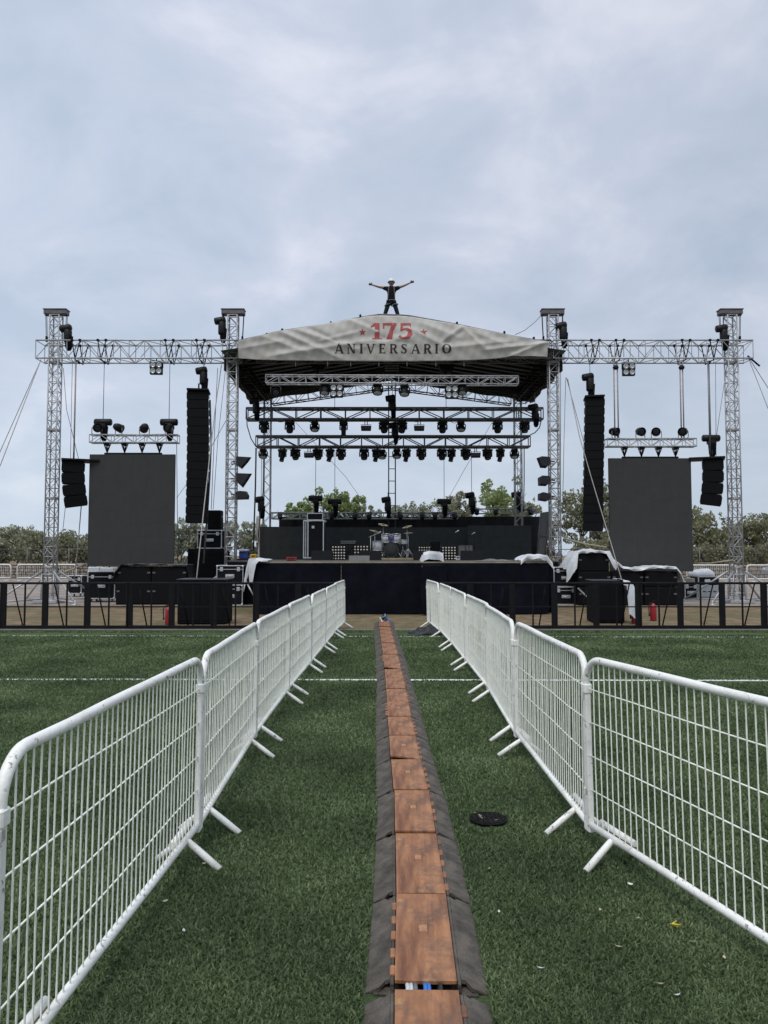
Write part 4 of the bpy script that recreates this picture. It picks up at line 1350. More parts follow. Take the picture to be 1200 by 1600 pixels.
def make_par(label, loc, tilt=0, pan=0, group=None, up=False):
    """round par can on a stirrup (standing when up)"""
    t = thing('par_light', label, 'stage light', loc, R(pan), group)
    s_ = 1 if up else -1
    b = MB()
    b.tube([(-.17, 0, s_ * .27), (-.17, 0, s_ * .06), (-.10, 0, s_ * .02), (.10, 0, s_ * .02), (.17, 0, s_ * .06), (.17, 0, s_ * .27)], .014, 6)
    b.build('stirrup', M['alu_dark'], t)
    h = MB(); E_ = Euler((R(90 + tilt), 0, 0))
    h.lathe([(.05, -.20), (.10, -.18), (.145, -.06), (.15, .10), (.16, .12), (.145, .12), (.14, .08)], (0, 0, s_ * .27), E_, 18)
    h.build('lamp_can', M['black_plastic'], t)
    l = MB(); l.lathe([(.0, .09), (.08, .088), (.141, .082)], (0, 0, s_ * .27), E_, 18); l.build('lens', M['lens_dark'], t)
    return t


def make_blinder(label, loc, group=None):
    """four-lamp audience blinder"""
    t = thing('blinder_light', label, 'stage light', loc, 0, group)
    b = MB(); b.box((0, .06, -.30), (.44, .14, .44), b=.02)
    b.tube([(-.23, .06, -.28), (-.23, .06, -.03), (.23, .06, -.03), (.23, .06, -.28)], .014, 6); b.bar((0, .06, -.03), (0, .06, .06), .02, 6)
    b.build('housing', M['black_plastic'], t)
    for s in (-1, 1):
        for q in (-1, 1):
            l = MB(); l.lathe([(.075, -.0), (.092, .012), (.085, .018), (.06, .004), (0, -.008)], (s * .106, -.012, -.30 + q * .106), Euler((PI / 2, 0, 0)), 16)
            l.build('lamp', M['reflector'], t)
    return t


UY, LY = 30.8, 31.9
uz0, uz1 = at(615, 657, UY).z, at(615, 638, UY).z
lz0, lz1 = at(615, 699.5, LY).z, at(615, 681.5, LY).z
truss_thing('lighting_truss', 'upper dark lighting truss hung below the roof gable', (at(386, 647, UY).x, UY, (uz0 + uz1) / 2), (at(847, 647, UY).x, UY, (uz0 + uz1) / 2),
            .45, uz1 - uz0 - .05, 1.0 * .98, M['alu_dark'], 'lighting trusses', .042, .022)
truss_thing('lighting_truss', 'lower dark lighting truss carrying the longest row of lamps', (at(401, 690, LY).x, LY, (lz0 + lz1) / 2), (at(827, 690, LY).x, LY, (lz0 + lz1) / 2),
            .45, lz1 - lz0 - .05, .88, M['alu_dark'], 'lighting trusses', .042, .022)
FY = 25.95
fz = (at(612, 587.5, FY).z + at(612, 601, FY).z) / 2
truss_thing('lighting_truss', 'light silver truss hanging under the canopy just behind the banner', (at(416, 593, FY).x, FY, fz + .02), (at(809, 596, FY).x, FY, fz - .02),
            .30, .27, .46, M['alu'], 'lighting trusses', .022, .012)
# hoist rods that carry the trusses
def hang_line(x, y, z0, z1, label, m='steel_wire', r=.012, nm='steel_rope', grp='steel ropes'):
    c = Vector((x, y, z0))
    return tag(MB(c).bar((x, y, z0), (x, y, z1), r, 5).build(nm, M[m], None, c), label, 'rope', grp)


for p, side in ((523, 'left'), (697, 'right')):
    hang_line(at(p, 640, UY).x, UY, uz1, roof_z(at(p, 640, UY).x) - .02, f'thin steel rope holding the upper lighting truss, {side} of the ladder')

up_row = [(413, 's', 0), (453, 'm', 10), (492, 'w', 0), (537, 'n', 0), (572, 'x', 0), (600, 'm', 8), (628, 'm', -6), (655, 'x', 0), (691, 'm', 0), (720, 'w', 0), (777, 'm', 0), (819, 's', 0)]
lo_row = [(412, 'w', 0), (442, 'm', -18), (462, 'm', 16), (483, 'x', 0), (497, 'm', 12), (516, 'm', -18), (533, 'm', 12), (569, 'm', 0), (588, 'm', -18), (597, 'w', 0), (620, 'w', 0), (635, 'm', -18),
          (658, 'm', 10), (690, 'm', 6), (705, 'm', -18), (727, 'm', 10), (743, 'x', 0), (761, 'm', 8), (781, 'm', -18), (803, 'w', 0)]
KIND = {'m': 'moving head light', 's': 'bulky moving head light', 'n': 'slim moving head light', 'w': 'round wash light with a pale lens', 'x': 'grey rectangular strobe light'}
PROTO = {}
def row_lamps(row, y, z, where):
    cnt = {}
    for i, (p, kd, pan) in enumerate(row):
        cnt[kd] = cnt.get(kd, 0) + 1
        tot = sum(1 for r_ in row if r_[1] == kd)
        o = 'only' if tot == 1 else ORD[cnt[kd] - 1]
        lab = f'{KIND[kd]} under the {where} lighting truss, {o} from the left' if tot > 1 else f'{KIND[kd]} under the {where} lighting truss, the only slim one'
        loc = (at(p, 690, y).x, y - (.10 if kd != 'x' else .0) + (.16 if p == 597 else 0), z)
        tilt = {'m': 14 + 10 * math.sin(i * 2.3), 's': 10, 'n': 3, 'w': 20, 'x': 15}[kd]
        mk = {'m': make_moving_head if pan < -10 else make_spot_head, 's': make_spot_head, 'n': make_moving_head, 'w': make_wash, 'x': make_strobe}[kd]
        key = (mk.__name__, kd)
        if key not in PROTO:
            PROTO[key] = mk(lab, loc, tilt, pan, 'lamps on the lighting trusses')
        else:
            dup(PROTO[key], loc, R(pan * 2 + 8 * math.sin(i * 1.9)), lab)


row_lamps(up_row, UY, uz0 - .05, 'upper')
row_lamps(lo_row, LY, lz0 - .05, 'lower')
# lamps below the silver truss / gable
for p, q, kd, lab in ((590, 604, 'w', 'round wash light below the roof ridge, left of the ladder'), (632, 606, 'w', 'small round lamp below the roof ridge, right of the ladder'),
                      (508, 604, 'w', 'round wash light beside the left blinder under the silver truss'), (722, 604, 'w', 'round wash light beside the right blinder under the silver truss')):
    a = at(p, q - 6, FY + .1)
    dup(PROTO[('make_wash', 'w')], (a.x, a.y, a.z), R(10 * math.sin(p)), lab, 'lamps below the roof')
a = at(431, 602, FY - .05); make_par('round grey faced lamp at the left end of the silver truss', (a.x, a.y, a.z), 10, 8, 'lamps below the roof')
a = at(526, 597, FY - .1); pb = make_blinder('four-lamp blinder under the silver truss, left of the ladder', a, 'blinders')
a = at(706, 599, FY - .1); dup(pb, a, 0, 'four-lamp blinder under the silver truss, right of the ladder')
a = at(244, 562, TY - .3); dup(pb, a, R(3), 'four-lamp blinder under the left wing truss')
a = at(982.5, 564, TY - .3); dup(pb, a, R(-3), 'four-lamp blinder under the right wing truss')
# dark speakers / boxes under the front of the canopy
for p, q, lab in ((497, 574, 'dark wedge speaker hung under the canopy behind the banner, left of centre'), (697, 576, 'dark wedge speaker hung under the canopy behind the banner, right of centre')):
    a = at(p, q, 28.2); t = thing('hung_speaker', lab, 'speaker', a, 0, 'speakers under the canopy')
    b = MB(); b.prism([(-.30, .14), (.32, .14), (.22, -.14), (-.2, -.10)], -.2, .2); b.build('cabinet', M['black_paint'], t)
    for x in (-.2, .2): MB().bar((x, 0, .12), (x, 0, roof_z(a.x) - a.z), .012, 5).build('bracket', M['black_steel'], t)
    MB().bar((-.02, 0, -.08), (-.02, 0, -.55), .05, 6).build('post', M['black_steel'], t)
a = at(612, 578, 28.4); t = thing('roof_fan_box', 'dark slatted box hung under the roof ridge', 'box', a)
b = MB(); b.box((0, 0, .05), (.62, .5, .42), b=.02); b.build('case', M['black_paint'], t)
b = MB()
for k in range(4): b.box((0, -.26, -.09 + .09 * k), (.54, .02, .05), Euler((R(30), 0, 0)))
b.build('slats', M['alu_dark'], t)
b = MB(); b.bar((0, 0, .25), (0, 0, RIDGE - a.z - .03), .03, 6); b.build('bracket', M['black_steel'], t)

# rear posts and the ladder
for p, lab, mt in ((417.5, 'slim truss post at the rear left of the stage roof', 'alu'), (809.5, 'slim truss post at the rear right of the stage roof', 'alu')):
    x = at(p, 730, 32.65).x
    t = thing('truss_post', lab, 'truss post', (x, 32.65, DECK), 0, 'rear roof posts')
    m_ = MB(); m_.truss((0, 0, .02), (0, 0, 8.55 - DECK), .29, .29, .30, .022, .011, up=(0, 1, 0), frames=False, faces='ftb'); m_.build('mast', M[mt], t)
    b = MB(); b.box((0, 0, .012), (.6, .6, .02)); b.build('base_plate', M['alu_dark'], t)
x = at(612.5, 700, 33.1).x
t = thing('ladder', 'narrow metal ladder hanging from the roof ridge down behind the drum kit', 'ladder', (x, 33.1, DECK))
zt_ = 9.2 - DECK
b = MB()
for s in (-1, 1): b.bar((s * .145, 0, .02), (s * .145, 0, zt_), .03, 6)
b.build('rails', M['alu_dark'], t)
z = .2; b = MB()
while z < zt_ - .1:
    b.bar((-.145, 0, z), (.145, 0, z), .018, 6); z += .53
b.build('rungs', M['alu_dark'], t)

# ------------------------------------------------------------------ chain hoists
def make_hoist(label, loc, z_top, s=1.0, pan=0, group='chain hoists', bag=True, hook=True, lay=False):
    """electric chain hoist: motor body, chain bag, chain up to z_top"""
    t = thing('chain_hoist', label, 'hoist', loc, R(pan), group)
    b = MB()
    if lay:
        b.lathe([(.0, -.30), (.10, -.30), (.125, -.27), (.125, .27), (.10, .30), (0, .30)], (0, 0, .12), Euler((0, PI / 2, 0)), 14)
        b.box((0, 0, .0), (.26, .22, .2), b=.03)
    else:
        b.lathe([(.0, -.26), (.12, -.25), (.14, -.2), (.14, .16), (.12, .2), (.0, .21)], (0, 0, 0), None, 14)
        b.lathe([(.0, -.23), (.11, -.22), (.13, -.18), (.13, .12), (.09, .17), (0, .18)], (-.05 * s, 0, .26), Euler((0, R(80), 0)), 14)
    b.build('motor_body', M['black_plastic'], t)
    if bag:
        g = MB(); g.hull([(x * .11 * k + .04, y * .11 * k, z) for x in (-1, 1) for y in (-1, 1) for z, k in ((-.02, 1), (-.45, .8), (-.55, .45))])
        g.build('chain_bag', M['black_cloth'], t)
    c = MB(); c.bar((0, 0, .1), (0, 0, z_top - loc[2]), .012, 5); c.build('chain', M['steel_wire'], t)
    return t


def H(p, q, Y, zt, lab, **k):
    a = at(p, q, Y); return make_hoist(lab, a, zt, **k)


WB = TRZ_B - .05
H(106, 524, TY - .1, TRZ_T + .7, 'black chain hoist beside the far left tower above the wing truss', bag=True)
H(347, 512, TY - .1, TOPZ - .2, 'black chain hoist standing upright beside the left roof tower', bag=True)
H(880, 520, TY - .1, TOPZ - .2, 'black chain hoist beside the right roof tower above the wing truss', bag=True)
H(1131, 524, TY - .1, TRZ_T + .7, 'black chain hoist beside the far right tower above the wing truss', bag=True)
H(318, 590, TY, WB, 'black chain hoist directly above the tall left line array', bag=True)
H(922, 600, TY, WB, 'black chain hoist directly above the tall right line array', bag=True)
H(161, 665, TY, WB, 'black chain hoist at the left end above the left LED screen', lay=True)
H(264, 665, TY, WB, 'black chain hoist at the right end above the left LED screen', lay=True)
H(1111, 690, TY, WB, 'black chain hoist above the small far right line array', lay=True, bag=True)
H(613, 632, UY - .35, roof_z(at(613, 600, UY).x) - .02, 'black chain hoist on the upper lighting truss in front of the ladder', bag=True)
H(617, 674, LY - .4, uz0, 'black chain hoist between the two lighting trusses by the ladder', bag=True)
H(836, 646, UY - .3, 8.3, 'black chain hoist at the right end of the upper lighting truss', bag=True)
H(400, 636, UY - .3, 8.4, 'black chain hoist at the left end of the upper lighting truss', bag=True)
LT = 33.1
for p, q, lay, lab in ((493, 783, True, 'first from the left, above the amplifier stack'), (523, 788, True, 'second from the left'), (606, 790, False, 'at the foot of the ladder'),
                       (694, 788, True, 'right of the drum kit'), (737, 783, False, 'second from the right'), (809, 782, False, 'rightmost')):
    H(p, q, LT - .2, lz0 if p != 606 else at(600, 770, LT).z, f'black chain hoist on the low rear truss, {lab}', lay=lay, bag=True)
a = at(408, 790, 32); t = make_hoist('black chain hoist leaning at the left end of the backdrop with cable bundle', a, at(408, 700, 32).z, pan=30)

# low trusses on top of the backdrop
truss_thing('low_truss', 'low silver truss lying along the top of the backdrop behind the drum kit', (at(425, 806, LT).x, LT, at(560, 806, LT).z), (at(715, 806, LT).x, LT, at(560, 806, LT).z), .35, .26, .40, M['alu'], 'low trusses on the backdrop', .03, .018)
truss_thing('low_truss', 'low silver truss lying on the right end of the backdrop', (at(732, 799, LT).x, LT, at(780, 799, LT).z), (at(838, 799, LT).x, LT, at(780, 799, LT).z), .35, .20, .40, M['alu'], 'low trusses on the backdrop', .020, .012)
for i, p in enumerate((438, 518, 555, 577, 625, 660, 680, 710, 745, 775, 828)):
    a = at(p, 806 if p < 720 else 799, LT - .25)
    make_lab = f'small black clamp lamp on the low truss, {ORD[i]} from the left'
    if i == 0:
        pc = thing('clamp_lamp', make_lab, 'stage light', a, 0, 'clamp lamps on the low trusses')
        b = MB(); b.box((0, 0, 0), (.16, .14, .20), b=.03); b.lathe([(.05, -.1), (.09, -.08), (.10, .08), (.08, .09)], (0, -.08, -.06), Euler((R(60), 0, 0)), 12); b.build('housing', M['black_plastic'], pc)
        b = MB(); b.tube([(-.10, .02, .0), (-.10, .02, .15), (.10, .02, .15), (.10, .02, 0)], .014, 6); b.bar((0, .02, .15), (0, .16, .15), .02, 6); b.build('clamp', M['black_steel'], pc)
    else: dup(pc, a, R(20 * math.sin(i * 2)), make_lab)

# ------------------------------------------------------------------ LED walls on the stage, backdrop
def panel_wall(name, label, cat, Y, xa_, xb_, ytop, m, depth=.12, group=None, rz=0, cols=None):
    a, b_ = at(xa_, ytop, Y), at(xb_, ytop, Y)
    w_ = b_.x - a.x; h_ = a.z - DECK
    t = thing(name, label, cat, ((a.x + b_.x) / 2, Y, DECK), rz, group)
    n = cols or max(1, round(w_ / .5)); mrows = max(1, round(h_ / .5))
    f = MB()
    for i in range(n):
        for j in range(mrows):
            f.box((-w_ / 2 + w_ * (i + .5) / n, 0, .0 + h_ * (j + .5) / mrows), (w_ / n - .003, .05, h_ / mrows - .003), b=.001)
    f.build('panel_face', m, t)
    r_ = MB(); r_.box((0, .08, h_ / 2), (w_ - .02, .09, h_ - .02)); r_.build('rear_frame', M['black_steel'], t)
    return t


panel_wall('led_wall', 'dark grey LED wall section at the left of the stage, half height', 'LED wall', 32.0, 406, 474, 823, M['led_dark'], group='LED wall sections')
panel_wall('led_wall', 'long dark LED wall section behind the drum kit', 'LED wall', 32.5, 470, 733, 824, M['led_dark'], group='LED wall sections')
panel_wall('led_wall', 'dark LED wall section at the right of the stage', 'LED wall', 31.8, 731, 830, 821, M['led_dark'], group='LED wall sections')
b0, b1, bt = at(436, 806, 33.6), at(848, 806, 33.6), at(600, 807.5, 33.6)
b = MB(Vector(((b0.x + b1.x) / 2, 33.6, DECK)))
b.grid(lambda u, v: Vector((b0.x + (b1.x - b0.x) * u, 33.6 + .03 * math.sin(u * 90) + .02 * math.sin(u * 210), DECK + .01 + (bt.z - DECK) * v)), 120, 3)
tag(b.build('backdrop', M['backdrop_cloth'], None, Vector(((b0.x + b1.x) / 2, 33.6, DECK)), .01), 'black cloth backdrop stretched behind the LED wall sections', 'backdrop')
a0, a1 = at(402, 800, 32.4), at(407, 800, 32.4)
t = thing('pale_flap', 'narrow pale cloth strip hanging at the left edge of the LED wall', 'cloth strip', ((a0.x + a1.x) / 2, 32.4, DECK))
b = MB(); hh = at(400, 806, 32.4).z - DECK
b.grid(lambda u, v: Vector(((u - .5) * (.10 + .10 * v) + .03 * math.sin(v * 6), .03 * math.sin(u * 5 + v * 8), hh * v)), 5, 14); b.build('cloth', M['banner'], t, thick=.01)
for p0_, p1_ in ((418, 424), (426, 432)): pass
# angled grey flap on the right end
t = thing('side_panel', 'tall grey slanted panel closing the right end of the backdrop', 'panel', at(846, 880, 31.2) * 1.0)
t.location.z = DECK
q = [at(x, y, 31.2) for x, y in ((845, 801), (860, 799), (858, 838), (846, 873), (838, 873), (842, 835))]
b = MB(t.location); b.prism([(v_.x, v_.z) for v_ in q], 31.15, 31.25); b.build('sheet', M['grey_panel'], t)
b = MB(t.location)
b.bar(at(845, 801, 31.1), at(838, 874, 31.1), .025, 6); b.bar(at(859, 800, 31.1), at(851, 874, 31.1), .025, 6); b.bar(at(842, 836, 31.1), at(858, 838, 31.1), .02, 6)
b.build('frame', M['alu_dark'], t)

# ------------------------------------------------------------------ side LED screens with their trusses
def led_screen(label, xa_, xb_, y0_, y1_, side, mid0, mid1, trx0, trx1, trc):
    Y = TY - .2
    a, b_ = at(xa_, y0_, Y), at(xb_, y1_, Y)
    w_, h_ = b_.x - a.x, a.z - b_.z
    t = thing('led_screen', label, 'LED screen', ((a.x + b_.x) / 2, Y, b_.z), 0, 'side LED screens')
    f = MB(); nx, ny = 6, 8
    for i in range(nx):
        for j in range(ny):
            f.box((-w_ / 2 + w_ * (i + .5) / nx, 0, h_ * (j + .5) / ny), (w_ / nx - .0012, .05, h_ / ny - .0012), b=.0006)
    f.build('screen_face', M['led'], t)
    r_ = MB()
    for i in range(nx):
        for zz in (.05, h_ - .05): r_.box((-w_ / 2 + w_ * (i + .5) / nx, .06, zz), (w_ / nx - .03, .06, .06))
    r_.box((0, .07, h_ / 2), (w_ - .03, .07, h_ - .03)); r_.build('rear_frame', M['black_steel'], t)
    hb = MB(); m0, m1 = at(mid0, y0_, Y).x - t.location.x, at(mid1, y0_, Y).x - t.location.x
    hb.box(((m0 + m1) / 2, .02, h_ + .03), (m1 - m0, .09, .06), b=.01); hb.build('hanging_bar', M['black_steel'], t)
    tz = at(200, trc, Y).z
    for k in range(4):
        sl_ = MB()
        x = m0 + (m1 - m0) * (k + .15) / 3.3
        for yy in (-.12, .12):
            sl_.bar((x - .09, yy, tz - .13 - b_.z), (x, .02, h_ + .06), .02, 5); sl_.bar((x + .09, yy, tz - .13 - b_.z), (x, .02, h_ + .06), .02, 5)
        sl_.box((x, 0, h_ + .36), (.12, .2, .12), b=.02)
        sl_.build('sling', M['black_steel'], t)
    truss_thing('screen_truss', f'short silver truss carrying the {side} LED screen', (at(trx0, trc, Y).x, Y, tz), (at(trx1, trc, Y).x, Y, tz), .30, .27, .37, M['alu'], 'screen trusses', .022, .012)
    return tz, Y


tzl, Yl = led_screen('large dark LED screen hanging left of the stage', 140.5, 271.5, 710, 884, 'left', 163, 253, 142, 279, 686)
tzr, Yr = led_screen('large dark LED screen hanging right of the stage', 950.5, 1083, 716, 893, 'right', 972, 1060, 947, 1086, 692)
parp = None
for i, (p, sd_, tz_) in enumerate(((152, 'left', tzl), (186, 'left', tzl), (226, 'left', tzl), (264, 'left', tzl), (960, 'right', tzr), (1000, 'right', tzr), (1025, 'right', tzr), (1067, 'right', tzr))):
    lab = f'round par light standing on the truss above the {sd_} LED screen, {ORD[i % 4]} from the left'
    loc = (at(p, 690, Yl).x, Yl - .05, tz_ + .12)
    if parp is None: parp = make_par(lab, loc, 12, 30, 'par lights above the LED screens', True)
    else: dup(parp, loc, R((30, 150, -150, -30, 40, 10, -25, -40)[i]), lab)
# pink-grey slings between the right wing truss and the screen truss, ropes at the left
for p, sd_ in ((959.5, 'left pair above the right LED screen, left line'), (965, 'left pair above the right LED screen, right line'), (1063, 'right pair above the right LED screen, left line'), (1067, 'right pair above the right LED screen, right line')):
    hang_line(at(p, 600, Yr).x, Yr, tzr + .13, TRZ_B - .05, f'pale lifting sling, {sd_}', 'hoist_rope', .024, 'lifting_sling', 'lifting slings')
for p in (962, 1065):
    a = at(p, 575, Yr); t = thing('sling_shackle', f"black shackle at the top of the {'left' if p < 1000 else 'right'} sling pair above the right LED screen", 'shackle', a, 0, 'sling shackles')
    b = MB(); b.lathe([(.0, -.07), (.09, -.04), (.11, .03), (.05, .10), (0, .12)], (0, 0, 0), None, 10); b.build('body', M['black_plastic'], t)

# ------------------------------------------------------------------ line arrays
def line_array(label, px_list, Y, w_, d_, nbox, side, grp, yaw=0, frame=(0, 0), splay=0.0):
    """cabinets follow a measured centre line of points (px, py); each box is a wedge"""
    P = [at(x, y, Y) for x, y in px_list]
    top = P[0]
    t = thing('line_array', label, 'speaker array', top, R(yaw), grp)
    L = [0]
    for i in range(1, len(P)): L.append(L[-1] + (P[i] - P[i - 1]).length)
    tot = L[-1]
    ang = 0
    for k in range(nbox):
        s0, s1 = tot * k / nbox, tot * (k + 1) / nbox
        def q(s_):
            return Vector((np.interp(s_, L, [p.x for p in P]) - top.x, 0, np.interp(s_, L, [p.z for p in P]) - top.z))
        a, b_ = q(s0), q(s1)
        c = (a + b_) / 2; h_ = (b_ - a).length
        pitch = splay * ((k + .5) / nbox) ** 1.5
        off = -splay * .25 * (k / nbox) ** 2.5 * tot * .35
        roll = math.atan2(b_.x - a.x, -(b_.z - a.z))
        E_ = Euler((pitch, -roll, 0), 'XYZ')
        m_ = MB()
        Mx = E_.to_matrix()
        hh = h_ * .5 - .002
        # wedge: tall at the front (towards -y), lower at the back
        pts = []
        for x in (-1, 1):
            pts += [(x * w_ / 2, -d_ / 2, hh), (x * w_ / 2, -d_ / 2, -hh), (x * w_ * .42, d_ / 2, hh * .98), (x * w_ * .42, d_ / 2, -hh * .98)]
        m_.hull([Mx @ Vector(p) + c + Vector((0, -off, 0)) for p in pts])
        cab = m_.build('cabinet', M['black_paint'], t)
        g = MB(); g.box(Mx @ Vector((0, -d_ / 2 - .012, 0)) + c + Vector((0, -off, 0)), (w_ * .97, .016, h_ * .93), Mx, b=.003)
        g.build('grille', M['grille'], cab)
        for x in (-1, 1): MB().box(Mx @ Vector((x * (w_ / 2 + .010), -d_ / 2 + .06, 0)) + c + Vector((0, -off, 0)), (.02, .05, h_ * .7), Mx, b=.004).build('rigging_plate', M['black_steel'], cab)
    f = MB(); f.box((frame[0], 0, .05), (w_ * 1.02 + frame[1], d_ * 1.35, .07), b=.012); f.bar((0, 0, .06), (0, 0, .34), .03, 6)
    f.build('fly_frame', M['black_steel'], t)
    return t


line_array('tall black line array hanging left of the stage', [(310.5, 614), (311, 690), (310, 760), (308.5, 818)], TY - .1, .74, .62, 15, 'left', 'line arrays', 8, splay=.03)
line_array('tall black line array hanging right of the stage', [(928, 624), (927, 700), (926, 760), (925.5, 830)], TY - .1, .66, .60, 15, 'right', 'line arrays', -10, splay=.02)
line_array('small curved black line array beside the far left tower', [(115, 722), (114, 742), (115, 762), (119, 791)], TY - .2, .72, .62, 4, 'left', 'line arrays', 22, (.22, .5), .15)
line_array('small curved black line array beside the far right tower', [(1113, 719), (1114, 740), (1113.5, 762), (1110, 789)], TY - .2, .66, .62, 4, 'right', 'line arrays', -22, (-.18, .5), .15)
for p, q in ((117, 'left'), (1108, 'right')):
    hang_line(at(p, 640, TY - .2).x, TY - .2, at(p, 716, TY).z, TRZ_B - .05, f'thick dark rope lifting the small far {q} line array', 'hoist_rope' if q == 'left' else 'steel_wire', .028, 'lifting_rope', 'lifting ropes')
# cable bundle falling down the side of the left tall array
b = MB(); b.tube([at(x, y, TY + .2) for x, y in ((328, 625), (330, 690), (328, 740), (325, 790), (322, 830), (318, 880))], .035, 6)
tag(b.build('cable_bundle', M['alu_dark']), 'grey cable bundle hanging down the right side of the tall left line array', 'cable')

# lamps under black covers on the inner towers
for i, (pts, lab) in enumerate(((((368, 713), (393, 714.5), (388, 722), (378, 733), (370, 727)), 'pointed black covered lamp on the left roof tower, topmost of three'),
                                (((368, 739), (394, 740), (388, 750), (380, 762.5), (369, 752)), 'pointed black covered lamp on the left roof tower, middle of three'),
                                (((367, 770), (374, 767), (386, 768), (390, 775), (389, 780.5), (370, 781)), 'squarish black covered lamp on the left roof tower, lowest of three'),
                                (((838, 716), (846, 713), (860, 714), (861, 724), (852, 732), (844, 731)), 'rounded black covered lamp on the right roof tower, topmost of three'),
                                (((840, 747), (847, 743), (860, 744), (861, 753), (852, 760), (841, 759)), 'rounded black covered lamp on the right roof tower, middle of three'),
                                (((840, 772), (848, 769), (861, 772), (861, 780), (852, 784), (840, 782)), 'rounded black covered lamp on the right roof tower, lowest of three'))):
    P = [at(x, y, TY - .35) for x, y in pts]
    c = sum(P, Vector()) / len(P)
    t = thing('covered_lamp', lab, 'stage light', c, 0, 'covered lamps on the inner towers')
    m_ = MB(c); hp = []
    rg = random.Random(60 + i)
    for p in P:
        e_ = c + (p - c) * .8
        hp += [p + Vector((0, rg.uniform(-.05, .05), 0)), e_ + Vector((0, -.17, .02)), e_ + Vector((0, .19, .01))]
    m_.hull(hp); m_.build('plastic_cover', M['tarp_black'], t)
    b = MB(); tx = (TX[1] if i < 3 else TX[2]) - c.x
    b.bar((tx, .3, .04), (0, 0, .04), .025, 6); b.bar((tx, .3, -.04), (0, .05, -.05), .02, 6); b.build('arm', M['black_steel'], t)

# ------------------------------------------------------------------ guy lines, ropes, cables
def line_thing(name, label, pts, r, m, cat='rope', grp=None):
    c = sum((Vector(p) for p in pts), Vector()) / len(pts)
    return tag(MB(c).tube(pts, r, 5).build(name, M[m], None, c), label, cat, grp)


a = at(64, 562, TY - .3)
line_thing('guy_rope', 'pale guy rope from the left wing end down to the field edge, outer one', [a, at(0, 728, 24.5), Vector((-16.5, 22, .02))], .016, 'rope', grp='guy ropes')
line_thing('guy_rope', 'thin guy wire from the left wing end, just inside the outer rope', [a, at(0, 706, 28.5), Vector((-19, 30.5, .02))], .012, 'steel_wire', grp='guy ropes')
b_ = at(1168, 556, TY - .3)
line_thing('guy_rope', 'guy wire from the right wing end running out of frame, outer one', [b_, at(1200, 606, 27), Vector((19.5, 28, .02))], .012, 'steel_wire', grp='guy ropes')
line_thing('guy_rope', 'guy wire from the right wing end running out of frame, inner one', [b_, at(1200, 638, 26), Vector((17.0, 24, .02))], .012, 'steel_wire', grp='guy ropes')
t = thing('ratchet_strap', 'black ratchet strap hanging off the right wing end', 'strap', b_)
MB(b_).bar(b_, at(1187, 572, TY - .3), .035, 6).build('strap', M['black_steel'], t)
